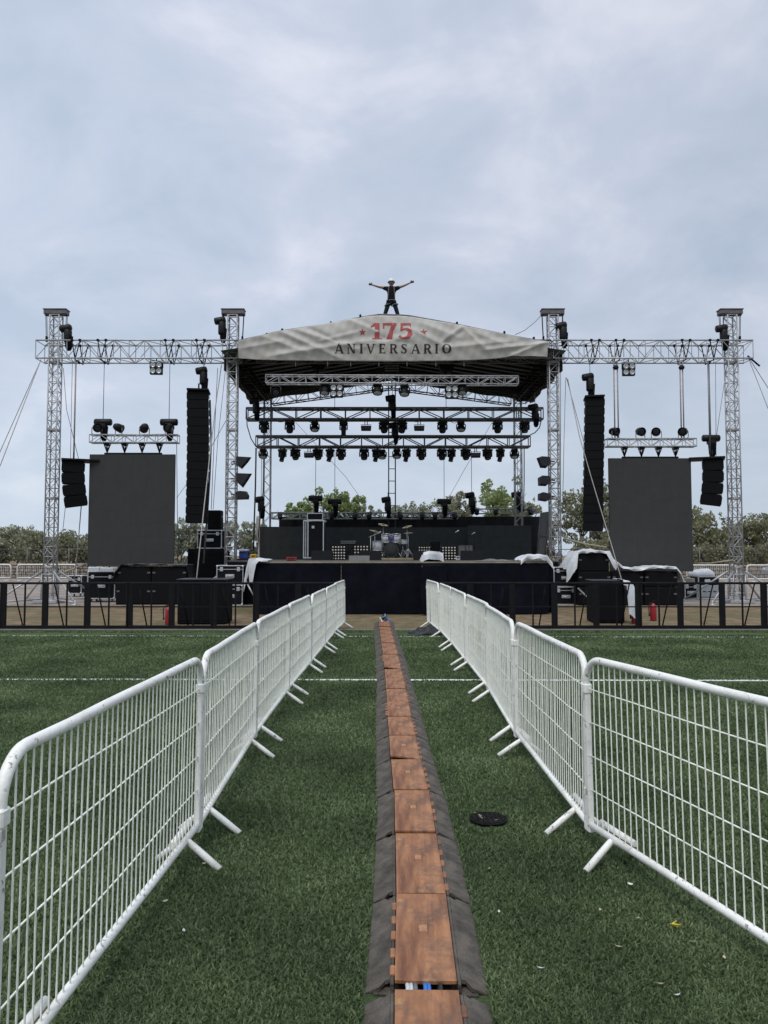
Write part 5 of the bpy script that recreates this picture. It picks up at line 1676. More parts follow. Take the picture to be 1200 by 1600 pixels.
for lab, pts, r, m_ in (
        ('slack rope from the left roof tower down to the gear stack', [at(346, 570, 27.3), at(336, 640, 26.4), at(318, 800, 23.5), at(307, 905, 21.5)], .018, 'rope'),
        ('steel guy wire crossing behind the tall left line array', [at(357, 650, 28), at(318, 720, 29.5), at(276, 778, 31)], .010, 'steel_wire'),
        ('thin wire hanging between tower and tall left array, left one', [at(340, 575, 27.4), at(334, 700, 27.4), at(330, 796, 27.4)], .012, 'steel_wire'),
        ('thin wire hanging between tower and tall left array, right one', [at(352, 580, 27.6), at(340, 690, 27.6), at(333, 796, 27.6)], .010, 'steel_wire'),
        ('slack pale rope crossing in front of the tall right line array', [at(887, 592, 27.2), at(905, 680, 26.4), at(925, 750, 25.6), at(955, 850, 24.3), at(974, 915, 23.0)], .016, 'rope'),
        ('steel guy wire right of the right roof tower', [at(885, 590, 27.5), at(912, 690, 28.5), at(935, 760, 29.5)], .010, 'steel_wire'),
        ('thin wire beside the right roof tower, left one', [at(876, 580, 27.4), at(876, 700, 27.4), at(876, 800, 27.4)], .010, 'steel_wire'),
        ('thin wire beside the right roof tower, right one', [at(884, 590, 27.4), at(881, 700, 27.4), at(879, 800, 27.4)], .010, 'steel_wire'),
        ('thin wire beside the far left tower, left one', [at(99, 575, 27.3), at(104, 640, 27.3), at(124, 722, 27.3)], .010, 'steel_wire'),
        ('thin wire hanging left of the left LED screen, middle one', [at(113, 568, 27.2), at(110, 720, 27.2), at(98, 830, 27.2)], .010, 'steel_wire'),
        ('thin wire hanging below the small left line array', [at(127, 790, 27.2), at(122, 850, 27.2), at(116, 905, 27.2)], .018, 'rope'),
        ('thin wire beside the far right tower, left one', [at(1108, 568, 27.2), at(1109, 690, 27.2)], .010, 'steel_wire'),
        ('thin wire beside the far right tower, middle one', [at(1118, 568, 27.2), at(1119, 716, 27.2)], .010, 'steel_wire'),
        ('slanting wire beside the far right tower', [at(1136, 570, 27.2), at(1124, 650, 27.2), at(1117, 700, 27.2)], .010, 'steel_wire'),
        ('thin wire along the right edge of the left LED screen', [at(276, 692, 27.1), at(277, 800, 27.1), at(279, 860, 27.1)], .012, 'steel_wire'),
        ('diagonal wire behind the lighting trusses, left side', [at(462, 660, 33), at(540, 745, 33.8), at(566, 782, 34.2)], .009, 'steel_wire'),
        ('diagonal wire behind the lighting trusses, right side', [at(770, 658, 33), at(725, 735, 33.8), at(702, 776, 34.2)], .009, 'steel_wire'),
        ('sagging wire from the right tower head to the banner edge', [at(849, 489, 27), at(836, 503, 26.9), at(820, 516, 26.8), at(805, 523, 26.6)], .012, 'steel_wire'),
        ('pale rope tied from the right roof tower towards the LED screen', [at(880, 841, 27), at(915, 850, 26.8), at(948, 855, 26.6)], .028, 'wood_pole'),
        ('yellowish strap tied across the far right tower foot', [at(1085, 880, 27.2), at(1110, 880, 27), at(1145, 875, 26.8), at(1152, 882, 26.8)], .022, 'wood_pole')):
    line_thing('wire' if 'wire' in lab else 'strap' if 'strap' in lab else 'rope', lab, pts, r, m_, grp='ropes and wires around the stage')
for lab, pts in (('black cable hanging from the upper truss to the lower truss, left end', [at(385, 640, UY), at(386, 665, UY + .3), at(392, 685, UY + .6), at(400, 698, LY)]),
                 ('black cable drop from the lower truss to the stage, far left', [at(400, 700, 31.6), at(399, 760, 31.6), at(397, 820, 31.5), at(396, 860, 31.3)]),
                 ('black cable from the left post running down to the LED wall', [at(414, 690, 32.3), at(412, 760, 32.2), at(405, 820, 31.7), at(401, 868, 31.5)]),
                 ('black cable looping between the lighting trusses, right end', [at(846, 655, UY), at(843, 668, UY + .4), at(836, 676, UY + .8), at(826, 681, LY)]),
                 ('black cable drop from the right post behind the stage', [at(819, 700, 32.3), at(819, 750, 32.3), at(818, 800, 32.3)])):
    line_thing('cable', lab, pts, .035 if 'drop' in lab and 'left' in lab else .022, 'cable', 'cable', 'cables on the stage rig')
for i, p in enumerate((430, 480, 560, 640, 700, 760)):
    for (Y_, z_, nm) in ((UY, uz0, 'upper'), (LY, lz0, 'lower')):
        x = at(p + (11 if nm == 'lower' else 0), 690, Y_).x
        pts = [Vector((x + .5 * k / 6, Y_ - .24, z_ - .02 - .09 * math.sin(PI * k / 6) * (1 + .4 * math.sin(i * 2)))) for k in range(7)]
        line_thing('cable', f'short black cable sagging under the {nm} lighting truss, {ORD[i]} from the left', pts, .010, 'cable', 'cable', 'cables on the stage rig')
# ------------------------------------------------------------------ back line on the stage deck
def cabinet_box(name, label, cat, loc, size, m='black_paint', grp=None, rz=0, grille=True, parts=True):
    t = thing(name, label, cat, loc, rz, grp)
    b = MB(); b.box((0, 0, size[2] / 2), size, b=.02); b.build('cabinet', M[m], t)
    if grille:
        g = MB(); g.box((0, -size[1] / 2 - .008, size[2] / 2), (size[0] * .9, .016, size[2] * .84), b=.006); g.build('grille', M['grille'], t)
    if parts:
        h = MB()
        for s in (-1, 1): h.box((s * (size[0] / 2 + .008), 0, size[2] * .7), (.02, .16, .05), b=.006)
        h.build('handles', M['chrome'], t)
    return t


def wedge(label, px0, px1, Y, m='black_paint', h=.36, rz=0):
    a, b_ = at(px0, 870, Y).x, at(px1, 870, Y).x
    t = thing('floor_monitor', label, 'monitor speaker', ((a + b_) / 2, Y, DECK), rz, 'floor monitors on the stage')
    w_ = b_ - a
    b = MB(); n = len([(0, 0)])
    pr = [(-.24, 0), (.24, 0), (.24, h * .45), (.02, h), (-.10, h)]
    vs = [Vector((x_, y, z)) for x_ in (-w_ / 2, w_ / 2) for y, z in pr]
    k = len(pr)
    b.add(vs, [tuple(range(k)), tuple(range(k, 2 * k))[::-1]] + [(i, k + i, k + (i + 1) % k, (i + 1) % k) for i in range(k)])
    b.build('cabinet', M[m], t)
    g = MB(); g.box((0, .14, h * .74), (w_ * .9, .02, .30), Euler((R(-22 - 45), 0, 0)), b=.005); g.build('grille', M['grille'], t)
    f = MB()
    for s in (-1, 1): f.box((s * (w_ / 2 + .006), -.02, h * .5), (.014, .12, .06), b=.004)
    f.build('handles', M['black_steel'], t)
    return t


wedge('black floor monitor before the tall amplifier case on the left', 487, 520, 27.5, h=.34)
wedge('low grey floor monitor on the stage lip, left of the drums', 545.5, 577.5, 22.6, 'amp_grey', .17)
wedge('black floor monitor just left of the drum kit', 563, 596, 27.2, h=.34)
wedge('black floor monitor just right of the drum kit', 646, 680, 27.2, h=.34)
wedge('black floor monitor before the two grey guitar amplifiers', 720, 753, 27.2, h=.34)
# tall amplifier stack in a flight case frame
a, b_ = at(476, 873, 29.5), at(508, 873, 29.5)
t = thing('amplifier_stack', 'tall black amplifier rack in a silver edged case at the left of the stage', 'amplifier', ((a.x + b_.x) / 2, 29.5, DECK))
w_ = b_.x - a.x; h_ = at(490, 816, 29.5).z - DECK
b = MB(); b.box((.05, 0, h_ / 2 + .06), (w_ - .12, .7, h_ - .1), b=.02); b.build('cabinet', M['black_paint'], t)
f = MB()
for x in (-w_ / 2, -w_ / 2 + .16, w_ / 2 - .04):
    for y in (-.38, .38): f.box((x, y, h_ / 2 + .06), (.04, .04, h_))
for z in (.08, h_ + .05):
    for y in (-.38, .38): f.box((0, y, z), (w_ + .04, .038, .042))
f.build('case_frame', M['chrome'], t)
hd = MB(); hd.box((.02, 0, h_ + .20), (w_ * .72, .42, .24), b=.03); hd.build('amplifier_head', M['black_paint'], t)
hf = MB()
for s in (-1, 1): hf.box((.02 + s * w_ * .37, -.2, h_ + .20), (.03, .06, .28))
hf.box((.02, -.22, h_ + .33), (w_ * .76, .03, .03)); hf.box((.02, -.22, h_ + .08), (w_ * .76, .03, .03)); hf.build('head_frame', M['chrome'], t)
g = MB(); g.box((-w_ * .12 + .05, -.362, h_ * .86), (.10, .01, .10), b=.003); g.build('badge', M['chrome'], t)
wh = MB()
for x in (-w_ / 2 + .05, .2):
    wh.lathe([(.0, -.02), (.06, -.02), (.06, .02), (0, .02)], (x, -.3, .06), Euler((0, PI / 2, 0)), 10)
wh.build('castor', M['chrome'], t)
# lamp matrices
def matrix_light(label, px0, px1, py0, py1, Y, nx, ny):
    a, b_ = at(px0, py0, Y), at(px1, py1, Y)
    w_, h_ = b_.x - a.x, a.z - b_.z
    t = thing('matrix_light', label, 'matrix light', ((a.x + b_.x) / 2, Y, max(DECK, b_.z)), 0, 'lamp matrix panels on the stage floor')
    b = MB(); b.box((0, .06, h_ / 2), (w_, .12, h_), b=.015); b.build('housing', M['black_paint'], t)
    f = MB()
    for s in (-1, 1): f.box((s * w_ * .35, .1, .01 + (DECK - t.location.z) / 2), (.06, .3, .02))
    f.build('feet', M['black_steel'], t)
    l = MB(); r_ = min(w_ / nx, h_ / ny) * .33
    for i in range(nx):
        for j in range(ny):
            l.lathe([(0, .012), (r_ * .6, .009), (r_, 0)], (-w_ / 2 + w_ * (i + .5) / nx, 0, h_ * (j + .5) / ny), Euler((PI / 2, 0, 0)), 10)
    l.build('lamp_cells', M['warm_lamp'], t)


matrix_light('panel of white lamp cells between the left floor monitors', 518, 540, 853, 875.3, 28.5, 5, 5)
matrix_light('panel of white lamp cells left of the drum kit', 552.5, 576, 852.5, 875.3, 29.0, 5, 5)
matrix_light('panel of white lamp cells right of the drum kit, half hidden by a monitor', 653.5, 672.5, 854, 875.3, 29.0, 5, 5)
matrix_light('panel of white lamp cells before the grey amplifiers', 690, 713, 854, 875.3, 28.2, 5, 5)
matrix_light('panel of lamp cells half hidden behind the left side of the drum kit', 588, 602, 853, 875.3, 30.4, 4, 5)
# dark bass cabinet and small things
cabinet_box('bass_cabinet', 'black upright speaker cabinet right of the drum kit', 'speaker', (at(680, 870, 29.6).x, 29.6, DECK), (.36, .5, at(680, 846, 29.6).z - DECK))
for p0_, p1_, lab in ((716, 726.5, 'left grey guitar amplifier of a pair at the right of the stage'), (727, 738, 'right grey guitar amplifier of a pair at the right of the stage')):
    a, b_ = at(p0_, 860, 29.4), at(p1_, 860, 29.4)
    t = cabinet_box('guitar_amplifier', lab, 'amplifier', ((a.x + b_.x) / 2, 29.4, DECK), (b_.x - a.x - .01, .3, at(720, 852.5, 29.4).z - DECK), 'amp_grey', 'guitar amplifiers', grille=False, parts=False)
    g = MB(); hh = at(720, 852.5, 29.4).z - DECK; g.box((0, -.155, hh * .44), ((b_.x - a.x) * .86, .012, hh * .76), b=.004); g.build('speaker_cloth', M['grey_cloth'], t)
    g = MB(); g.bar((-.07, 0, hh + .03), (.07, 0, hh + .03), .012, 6); g.build('handle', M['black_plastic'], t)
# keyboard on a stand
a = at(544, 847, 29.8); t = thing('keyboard', 'dark keyboard on a cross stand behind the left lamp panels', 'keyboard', (a.x, 29.8, DECK))
zz = at(544, 848, 29.8).z - DECK
b = MB(); b.box((0, 0, zz), (.62, .30, .10), Euler((R(14), 0, 0)), b=.02); b.build('body', M['black_plastic'], t)
b = MB(); b.box((0, -.17, zz - .03), (.56, .02, .04)); b.build('keys', M['amp_grey'], t)
b = MB()
for s in (-1, 1): b.bar((s * .28, 0, 0), (-s * .28, 0, zz - .05), .02, 6)
b.build('stand', M['black_steel'], t)
# music stand with flat desk right side, microphone stands
def mic_stand(label, p, Y, h, boom=0, m='black_steel'):
    t = thing('microphone_stand', label, 'stand', (at(p, 870, Y).x, Y, DECK), 0, 'microphone stands')
    b = MB(); b.bar((0, 0, .05), (0, 0, h), .012, 6)
    for k in range(3):
        a_ = k * 2.1 + .5; b.bar((0, 0, .12), (.26 * math.cos(a_), .26 * math.sin(a_), .01), .010, 6)
    if boom: b.bar((-boom * .25, 0, h - .06), (boom, 0, h + .14), .009, 6)
    b.build('tripod', M[m], t)
    c = MB(); e_ = Vector((boom, 0, h + (.14 if boom else .0))); c.lathe([(.012, -.12), (.022, -.02), (.028, .02), (.02, .045), (0, .05)], e_, Euler((0, R(60), 0)), 10); c.build('microphone', M['chrome'], t)


mic_stand('chrome microphone stand at the left of the drum kit with tilted boom', 579, 28.9, .9, .35, 'chrome')
mic_stand('black microphone stand with a boom reaching towards the grey amplifiers', 733, 29.0, .95, -.42)
mic_stand('thin microphone stand alone before the right LED wall', 741, 30.2, 1.05, .0)
# drum kit
DX, DY_ = at(611, 870, 29.4).x, 29.4
t = thing('drum_riser', 'low pale drum platform under the drum kit', 'platform', (at(611, 875, 29.2).x, 29.4, DECK))
b = MB(); b.box((0, 0, .035), (1.9, 1.5, .07), b=.01); b.build('deck', M['plywood'], t)
dz = DECK + .07
t = thing('drum_kit', 'white drum kit with blue striped toms in the middle of the stage', 'drum kit', (DX, DY_, dz))
X90 = Euler((PI / 2, 0, 0))
def drum(name, c, r, h, rot=None, parent=t, head='amp_grey', hoop='chrome'):
    b = MB(); b.lathe([(r, -h / 2), (r, h / 2)], c, rot, 22); o = b.build(name, M['drum_white'], parent)
    Mx = rot.to_matrix() if rot else Matrix.Identity(3)
    h_ = MB()
    for s in (-1, 1): h_.lathe([(r * .97, -.02), (r * 1.06, -.02), (r * 1.06, .02), (r * .97, .02)], Vector(c) + Mx @ Vector((0, 0, s * h / 2)), rot, 22, ring=True)
    for k in range(8):
        a_ = k * PI / 4; q = Vector((r * 1.04 * math.cos(a_), r * 1.04 * math.sin(a_), 0))
        h_.bar(Vector(c) + Mx @ (q + Vector((0, 0, -h / 2))), Vector(c) + Mx @ (q + Vector((0, 0, h / 2))), .008, 5)
    h_.build('hoop', M[hoop], o)
    for s in (-1, 1): MB().lathe([(0, .006), (r * .95, .004), (r * .95, -.004), (0, -.004)], Vector(c) + Mx @ Vector((0, 0, s * (h / 2 + .004))), rot, 22).build('drum_head', M[head], o)
    return o


drum('bass_drum', (0, 0, .31), .285, .42, X90, head='led_dark', hoop='black_plastic')
for s in (-1, 1):
    o = drum('tom', (s * .19, -.02, .76), .17, .26, Euler((R(14), 0, 0)))
    q = MB()
    for k in range(2): q.box((s * .19 + (k - .5) * .05 - s * .12, -.185 - .0, .76), (.03, .02, .22), Euler((R(14), 0, 0)))
    q.build('stripe', M['drum_blue'], o)
drum('floor_tom', (-.50, .25, .46), .20, .36)
drum('snare', (.46, .3, .62), .17, .14)
b = MB()
for s in (-1, 1):
    b.bar((s * .26, -.14, .24), (s * .42, -.22, .0), .012, 6)
    b.bar((s * .10, .1, .55), (s * .15, .05, .74), .014, 6)
for k in range(3):
    a_ = 2.1 * k
    b.bar((-.50 + .21 * math.cos(a_), .25 + .21 * math.sin(a_), .5), (-.50 + .22 * math.cos(a_), .25 + .22 * math.sin(a_), 0), .01, 5)
    b.bar((.46, .3, .35), (.46 + .22 * math.cos(a_), .3 + .22 * math.sin(a_), 0), .01, 5)
b.bar((.46, .3, .2), (.46, .3, .55), .014, 6)
b.build('legs', M['chrome'], t)
def cymbal(x, y, z, r, tilt, parent):
    b = MB(); b.lathe([(r, 0), (r * .6, .012), (r * .22, .022), (r * .16, .045), (0, .05)], (x, y, z), Euler((R(tilt[0]), R(tilt[1]), 0)), 20); o = b.build('cymbal', M['brass'], parent)
    s = MB(); s.bar((x, y, .25), (x, y, z), .012, 6)
    for k in range(3):
        a_ = 2.1 * k + .4; s.bar((x, y, .35), (x + .28 * math.cos(a_), y + .28 * math.sin(a_), .0), .011, 5)
    s.build('cymbal_stand', M['chrome'], o)


cymbal(-.62, -.05, 1.02, .22, (8, 14), t); cymbal(.66, .0, .95, .20, (5, -4), t); cymbal(-.30, .35, 1.28, .20, (15, 12), t); cymbal(.62, .3, 1.2, .2, (12, -14), t)
# small things on the stage front-left
def small_case(name, label, cat, px0, px1, py0, py1, Y, m, dpt=.3, lidm=None):
    a, b_ = at(px0, py0, Y), at(px1, py1, Y)
    z0 = b_.z
    t = thing(name, label, cat, ((a.x + b_.x) / 2, Y, z0))
    w_, h_ = b_.x - a.x, a.z - z0
    b = MB(); b.box((0, 0, h_ * .40), (w_, dpt, h_ * .8), b=.02); b.build('body', M[m], t)
    b = MB(); b.box((0, 0, h_ * .9), (w_ * 1.04, dpt * 1.04, h_ * .18), b=.015); b.build('lid', M[lidm or m], t)
    b = MB(); b.tube([(-w_ * .3, -dpt * .52, h_ * .6), (-w_ * .3, -dpt * .6, h_ * .68), (w_ * .3, -dpt * .6, h_ * .68), (w_ * .3, -dpt * .52, h_ * .6)], .012, 6); b.build('handle', M['black_plastic'], t)


small_case('tool_case', 'flat red case lying on the left front of the stage', 'case', 458 - 10, 463, 870.6, 876.2, 24.0, 'red_paint', .3)
small_case('drinks_cooler', 'blue cooler with white lid behind the left corner of the stage', 'cooler', 374.5, 388, 858, 873, 27.6, 'cooler_blue', .3, 'white_plastic')
t = thing('cooler_table', 'dark table carrying the blue cooler beside the left tower', 'table', (at(381, 872, 27.6).x, 27.6, 0))
b = MB(); zz = at(381, 873, 27.6).z; b.box((0, 0, zz - .03), (.9, .6, .05), b=.01); b.build('tabletop', M['black_steel'], t)
for x in (-.4, .4):
    for y in (-.25, .25): b = MB(); b.bar((x, y, 0), (x, y, zz - .05), .02, 6); b.build('leg', M['black_steel'], t)
small_case('yellow_box', 'small yellow box on the stage beside the left white sheet', 'box', 392, 401, 861, 871, 25.6, 'yellow', .25)
bx_ = bpy.data.objects['yellow_box']; bx_.location.z = DECK
small_case('grey_box', 'little white plug box beside the right lamp panel', 'box', 712, 719, 869, 875.2, 28.0, 'white_plastic', .15)

# ------------------------------------------------------------------ flight cases
def flight_case(label, loc, size, rz=0, grp='silver edged flight cases', panel='black_paint', castors=False):
    w_, d_, h_ = size
    t = thing('flight_case', label, 'flight case', loc, rz, grp)
    z0 = .12 if castors else 0
    b = MB(); b.box((0, 0, z0 + h_ / 2), (w_ - .02, d_ - .02, h_ - .02)); b.build('panels', M[panel], t)
    e_ = MB(); r_ = .034
    for x in (-1, 1):
        for y in (-1, 1): e_.box((x * (w_ / 2 - r_ / 2 + .006), y * (d_ / 2 - r_ / 2 + .006), z0 + h_ / 2), (r_, r_, h_ - .03), b=.006)
        for z in (r_ / 2 - .006, h_ - r_ / 2 + .006): e_.box((x * (w_ / 2 - r_ / 2 + .007), 0, z0 + z), (r_, d_ - .03, r_), b=.006)
    for y in (-1, 1):
        for z in (r_ / 2 - .006, h_ - r_ / 2 + .006): e_.box((0, y * (d_ / 2 - r_ / 2 + .007), z0 + z), (w_ - .03, r_, r_), b=.006)
        e_.box((0, y * (d_ / 2 - .0), z0 + h_ * .80), (w_ - .03, .012, .022))
    for x in (-1, 1):
        for y in (-1, 1):
            for z in (.03, h_ - .03): e_.lathe([(0, -.045), (.032, -.032), (.045, 0), (.032, .032), (0, .045)], (x * (w_ / 2 - .02), y * (d_ / 2 - .02), z0 + z), None, 8)
    e_.build('edges', M['chrome'], t)
    for x in (-.32, .32):
        l = MB(); l.box((x * w_, -d_ / 2 - .006, z0 + h_ * .80), (.11, .02, .13), b=.008); l.build('latch', M['chrome'], t)
    g = MB(); g.box((0, -d_ / 2 - .004, z0 + h_ * .46), (.30, .015, .11), b=.006)
    g.bar((-.11, -d_ / 2 - .025, z0 + h_ * .46), (.11, -d_ / 2 - .025, z0 + h_ * .46), .014, 6); g.build('handle', M['chrome'], t)
    if castors:
        for x in (-1, 1):
            for y in (-1, 1):
                c = MB(); c.lathe([(0, -.02), (.05, -.02), (.05, .02), (0, .02)], (x * w_ * .38, y * d_ * .36, .05), Euler((0, PI / 2, 0)), 10); c.box((x * w_ * .38, y * d_ * .36, .105), (.09, .09, .02)); c.build('castor', M['alu_dark'], t)
    return t


CY = 24.6
def px_case(label, p0, p1, q0, q1, Y, dpt=.6, z0=None, **k):
    a, b_ = at(p0, q0, Y), at(p1, q1, Y)
    z0 = b_.z if z0 is None else z0
    return flight_case(label, ((a.x + b_.x) / 2, Y + dpt / 2, z0), (b_.x - a.x, dpt, a.z - z0), **k)


zlow = at(360, 914, 25.6).z
px_case('silver edged black flight case left of the stage, upper of the stack', 338.5, 380, 883.5, 911.5, 25.6, z0=zlow)
px_case('silver edged black flight case left of the stage, lower of the stack', 340, 379, 914, 943, 25.6, z0=0)
zlow2 = at(885, 917, 26.0).z
px_case('silver edged black flight case right of the stage, upper of the stack', 865, 903, 886, 914, 26.0, z0=zlow2)
px_case('silver edged black flight case right of the stage, lower of the stack', 866, 903, 917, 946, 26.0, z0=0)
px_case('wide black flight case with grey lid before the left LED screen', 137, 179, 898, 937, 27.4, z0=0, dpt=.7, castors=True)
px_case('small dark flight case standing beside the far left tower', 106, 127, 904, 926, 31.0, z0=0, castors=True)
# trestle and strut beside the left case
line_thing('pale_pole', 'pale pole leaning right of the right flight case stack', [at(903, 919, 25.5), at(925, 940, 25.0)], .03, 'alu', 'pole', 'leaning poles')
line_thing('pale_pole', 'pale pole leaning between the left flight cases and the stage', [at(383, 906, 25.0), at(396, 930, 24.6)], .03, 'alu', 'pole', 'leaning poles')
line_thing('pale_pole', 'long pale wooden pole slanting beside the left LED screen', [at(97, 896, 29), at(136, 880, 29)], .035, 'wood_pole', 'pole', 'leaning poles')

# ------------------------------------------------------------------ subwoofers and gear beside the stage
def sub(label, p0, p1, q0, q1, Y, dpt=.9, z0=None, grp='subwoofers beside the stage', m='black_paint'):
    a, b_ = at(p0, q0, Y), at(p1, q1, Y)
    z0 = b_.z if z0 is None else z0
    w_, h_ = b_.x - a.x, a.z - z0
    t = thing('subwoofer', label, 'subwoofer', ((a.x + b_.x) / 2, Y + dpt / 2, z0), 0, grp)
    b = MB(); b.box((0, 0, h_ / 2), (w_ - .01, dpt, h_ - .006), b=.02); b.build('cabinet', M[m], t)
    g = MB(); g.box((0, -dpt / 2 - .006, h_ / 2), (w_ * .92, .018, h_ * .86), b=.006); g.build('grille', M['grille'], t)
    for s in (-1, 1):
        k = MB(); k.box((s * w_ * .43, -dpt / 2 - .012, h_ * .62), (.10, .02, .05), b=.006); k.build('handle', M['alu_dark'], t)
    return t


sy = 25.95
zr1 = at(200, 911, sy).z
sub('black subwoofer under the left LED screen, upper left of four', 183, 236, 885, 910.5, sy, z0=zr1)
sub('black subwoofer under the left LED screen, upper right of four', 237, 292, 885, 910.5, sy, z0=zr1)
sub('black subwoofer under the left LED screen, lower left of four', 181, 236, 911, 938, sy, z0=0)
sub('black subwoofer under the left LED screen, lower right of four', 237, 292, 911, 938, sy, z0=0)
xq = [at(p, 885, sy).x for p in (176, 181, 190, 236, 292, 296)]
zq = [at(200, q, sy).z for q in (912, 893, 881.5, 880.5, 883, 905)]
drape('black_tarpaulin', 'black tarpaulin laid over the subwoofers under the left LED screen', 'tarpaulin', list(zip(xq, zq)), sy - .06, sy + .95, M['tarp_black'], None, .02, 31, front=.07)
# big dark cabinet and racks behind the left flight cases
cx = 28.2
zb1 = at(320, 857, cx).z
sub('large black speaker cabinet left of the flight case stack', 293, 350, 857, 940, cx, z0=0, dpt=1.0)
a, b_ = at(308, 829, cx + .2), at(346, 843, cx + .2)
t = flight_case('silver framed rack case on the large black cabinet at the left', ((a.x + b_.x) / 2, cx + .6, zb1), (b_.x - a.x, .7, at(320, 828, cx).z - zb1))
a, b_ = at(324, 797, cx + .3), at(344, 828, cx + .3)
cabinet_box('speaker', 'small black speaker on top of the rack at the left', 'speaker', ((a.x + b_.x) / 2, cx + .6, at(320, 828, cx).z), (b_.x - a.x, .5, a.z - at(320, 828, cx).z))
# front fills standing just behind the barricade
def front_fill(label, p0, p1, q0, q1, Y, rz=0):
    a, b_ = at(p0, q0, Y), at(p1, q1, Y)
    w_, h_ = b_.x - a.x, a.z
    t = thing('front_fill_speaker', label, 'speaker', ((a.x + b_.x) / 2, Y + .45, 0), rz, 'front fill speakers behind the barricade')
    b = MB(); b.box((0, 0, h_ / 2), (w_, .85, h_ - .02), b=.03); b.build('cabinet', M['black_paint'], t)
    for s in (-1, 1):
        g = MB(); g.box((s * w_ * .245, -.432, h_ * .5), (w_ * .44, .02, h_ * .84), b=.008); g.build('grille', M['grille'], t)
    g = MB(); g.box((0, 0, h_), (w_ * 1.04, .9, .04), b=.01); g.build('top_cover', M['tarp_black'], t)
    f = MB()
    for s in (-1, 1): f.box((s * w_ * .4, -.2, .01), (.1, .3, .02))
    f.build('skids', M['black_steel'], t)
    return t


front_fill('wide black front fill speaker behind the barricade, left of the stage', 277, 352, 906, 976, 18.6)
front_fill('wide black front fill speaker behind the barricade, right of the stage', 929, 978, 908, 974, 18.9, R(-3))
a, b_ = at(976, 908, 19.0), at(996, 975, 19.0)
drape('white_sheet', 'white sheet with blue tint draped down the side of the right front fill speaker', 'sheet',
      [(a.x - .12, a.z + .03), (a.x + .02, a.z + .0), (a.x + .13, a.z - .10), (a.x + .22, a.z - .30), (a.x + .28, a.z - .62)], 18.72, 19.6, M['tarp_white'], 'white sheets', .03, 17, front=.80, ffn=lambda x: .15 if x < a.x - .03 else 1.0 if x < a.x + .16 else .45)
# right hand subwoofers under a white sheet
sy2 = 25.6
zt1 = at(920, 893, sy2).z; zt2 = at(920, 917, sy2).z
sub('black subwoofer topmost of the right stack, under the white sheet', 903, 952, 864, 890.5, sy2, z0=zt1)
sub('black subwoofer in the right stack, middle row left', 903, 955, 893, 915.5, sy2, z0=zt2)
sub('black subwoofer in the right stack, middle row centre', 956, 1006, 893, 915.5, sy2, z0=zt2)
sub('black subwoofer in the right stack, middle row right', 1007, 1059, 893, 915.5, sy2, z0=zt2)
sub('black subwoofer in the right stack, bottom row left', 903, 955, 917, 943, sy2, z0=0)
sub('black subwoofer in the right stack, bottom row centre', 956, 1006, 917, 943, sy2, z0=0)
sub('black subwoofer in the right stack, bottom row right', 1007, 1059, 917, 943, sy2, z0=0)
pq = [(884, 890), (893, 872), (902, 862), (916, 860.5), (921, 858), (930, 860), (951, 862), (958, 874), (972, 885), (990, 889), (1010, 886.5), (1030, 884.5), (1055, 886), (1062, 894), (1068, 908), (1074, 913)]
drape('white_sheet', 'long white plastic sheet thrown over the right subwoofer stack', 'sheet', [(at(p, q, sy2).x, at(p, q, sy2).z) for p, q in pq], sy2 - .09, sy2 + 1.0, M['tarp_white'], 'white sheets', .022, 41, front=.20, ffn=lambda x: 2.6 if x < at(902, 870, sy2).x else .45 if x < at(949, 870, sy2).x else 1.5 if x < at(962, 870, sy2).x else .42)

# fire extinguishers
def extinguisher(label, p, q, Y=None):
    g = gr(p, q)
    t = thing('fire_extinguisher', label, 'fire extinguisher', (g.x, g.y, 0), 0, 'fire extinguishers')
    b = MB(); b.lathe([(0, 0), (.075, .005), (.08, .03), (.08, .34), (.06, .40), (.03, .43), (.025, .45), (0, .45)], (0, 0, 0), None, 16); b.build('cylinder', M['red_paint'], t)
    v = MB(); v.box((0, 0, .47), (.05, .05, .05), b=.01); v.box((.05, 0, .51), (.13, .03, .02), Euler((0, R(-15), 0))); v.box((.05, 0, .475), (.12, .03, .02)); v.build('valve', M['black_steel'], t)
    h = MB(); h.tube([(-.02, 0, .47), (-.10, -.02, .44), (-.12, -.02, .32), (-.11, -.02, .18)], .012, 6); h.lathe([(.014, .05), (.022, -.03), (.018, -.04)], (-.11, -.02, .16), None, 8); h.build('hose', M['black_plastic'], t)


extinguisher('red fire extinguisher beside the left front fill speaker', 263, 976)
extinguisher('red fire extinguisher right of the white draped front fill speaker', 1021, 970)
extinguisher('red fire extinguisher half hidden at the white sheet foot', 992, 974)
t = thing('black_bundle', 'flat black tarpaulin bundle on the turf edge beside the last right barrier', 'tarpaulin', gr(668, 992))
b = MB()
rgb_ = random.Random(9)
b.grid(lambda u, v: Vector(((u - .5) * .85 * (1 - .15 * math.sin(v * 3)), (v - .5) * .55 * (1 - .5 * u + .2), .02 + .22 * math.sin(PI * u) ** .8 * math.sin(PI * v) ** .7 * (.55 + .3 * u + .25 * math.sin(u * 17 + v * 8) * math.cos(v * 12)))), 24, 14)
b.build('cloth', M['tarp_black'], t, thick=.01)

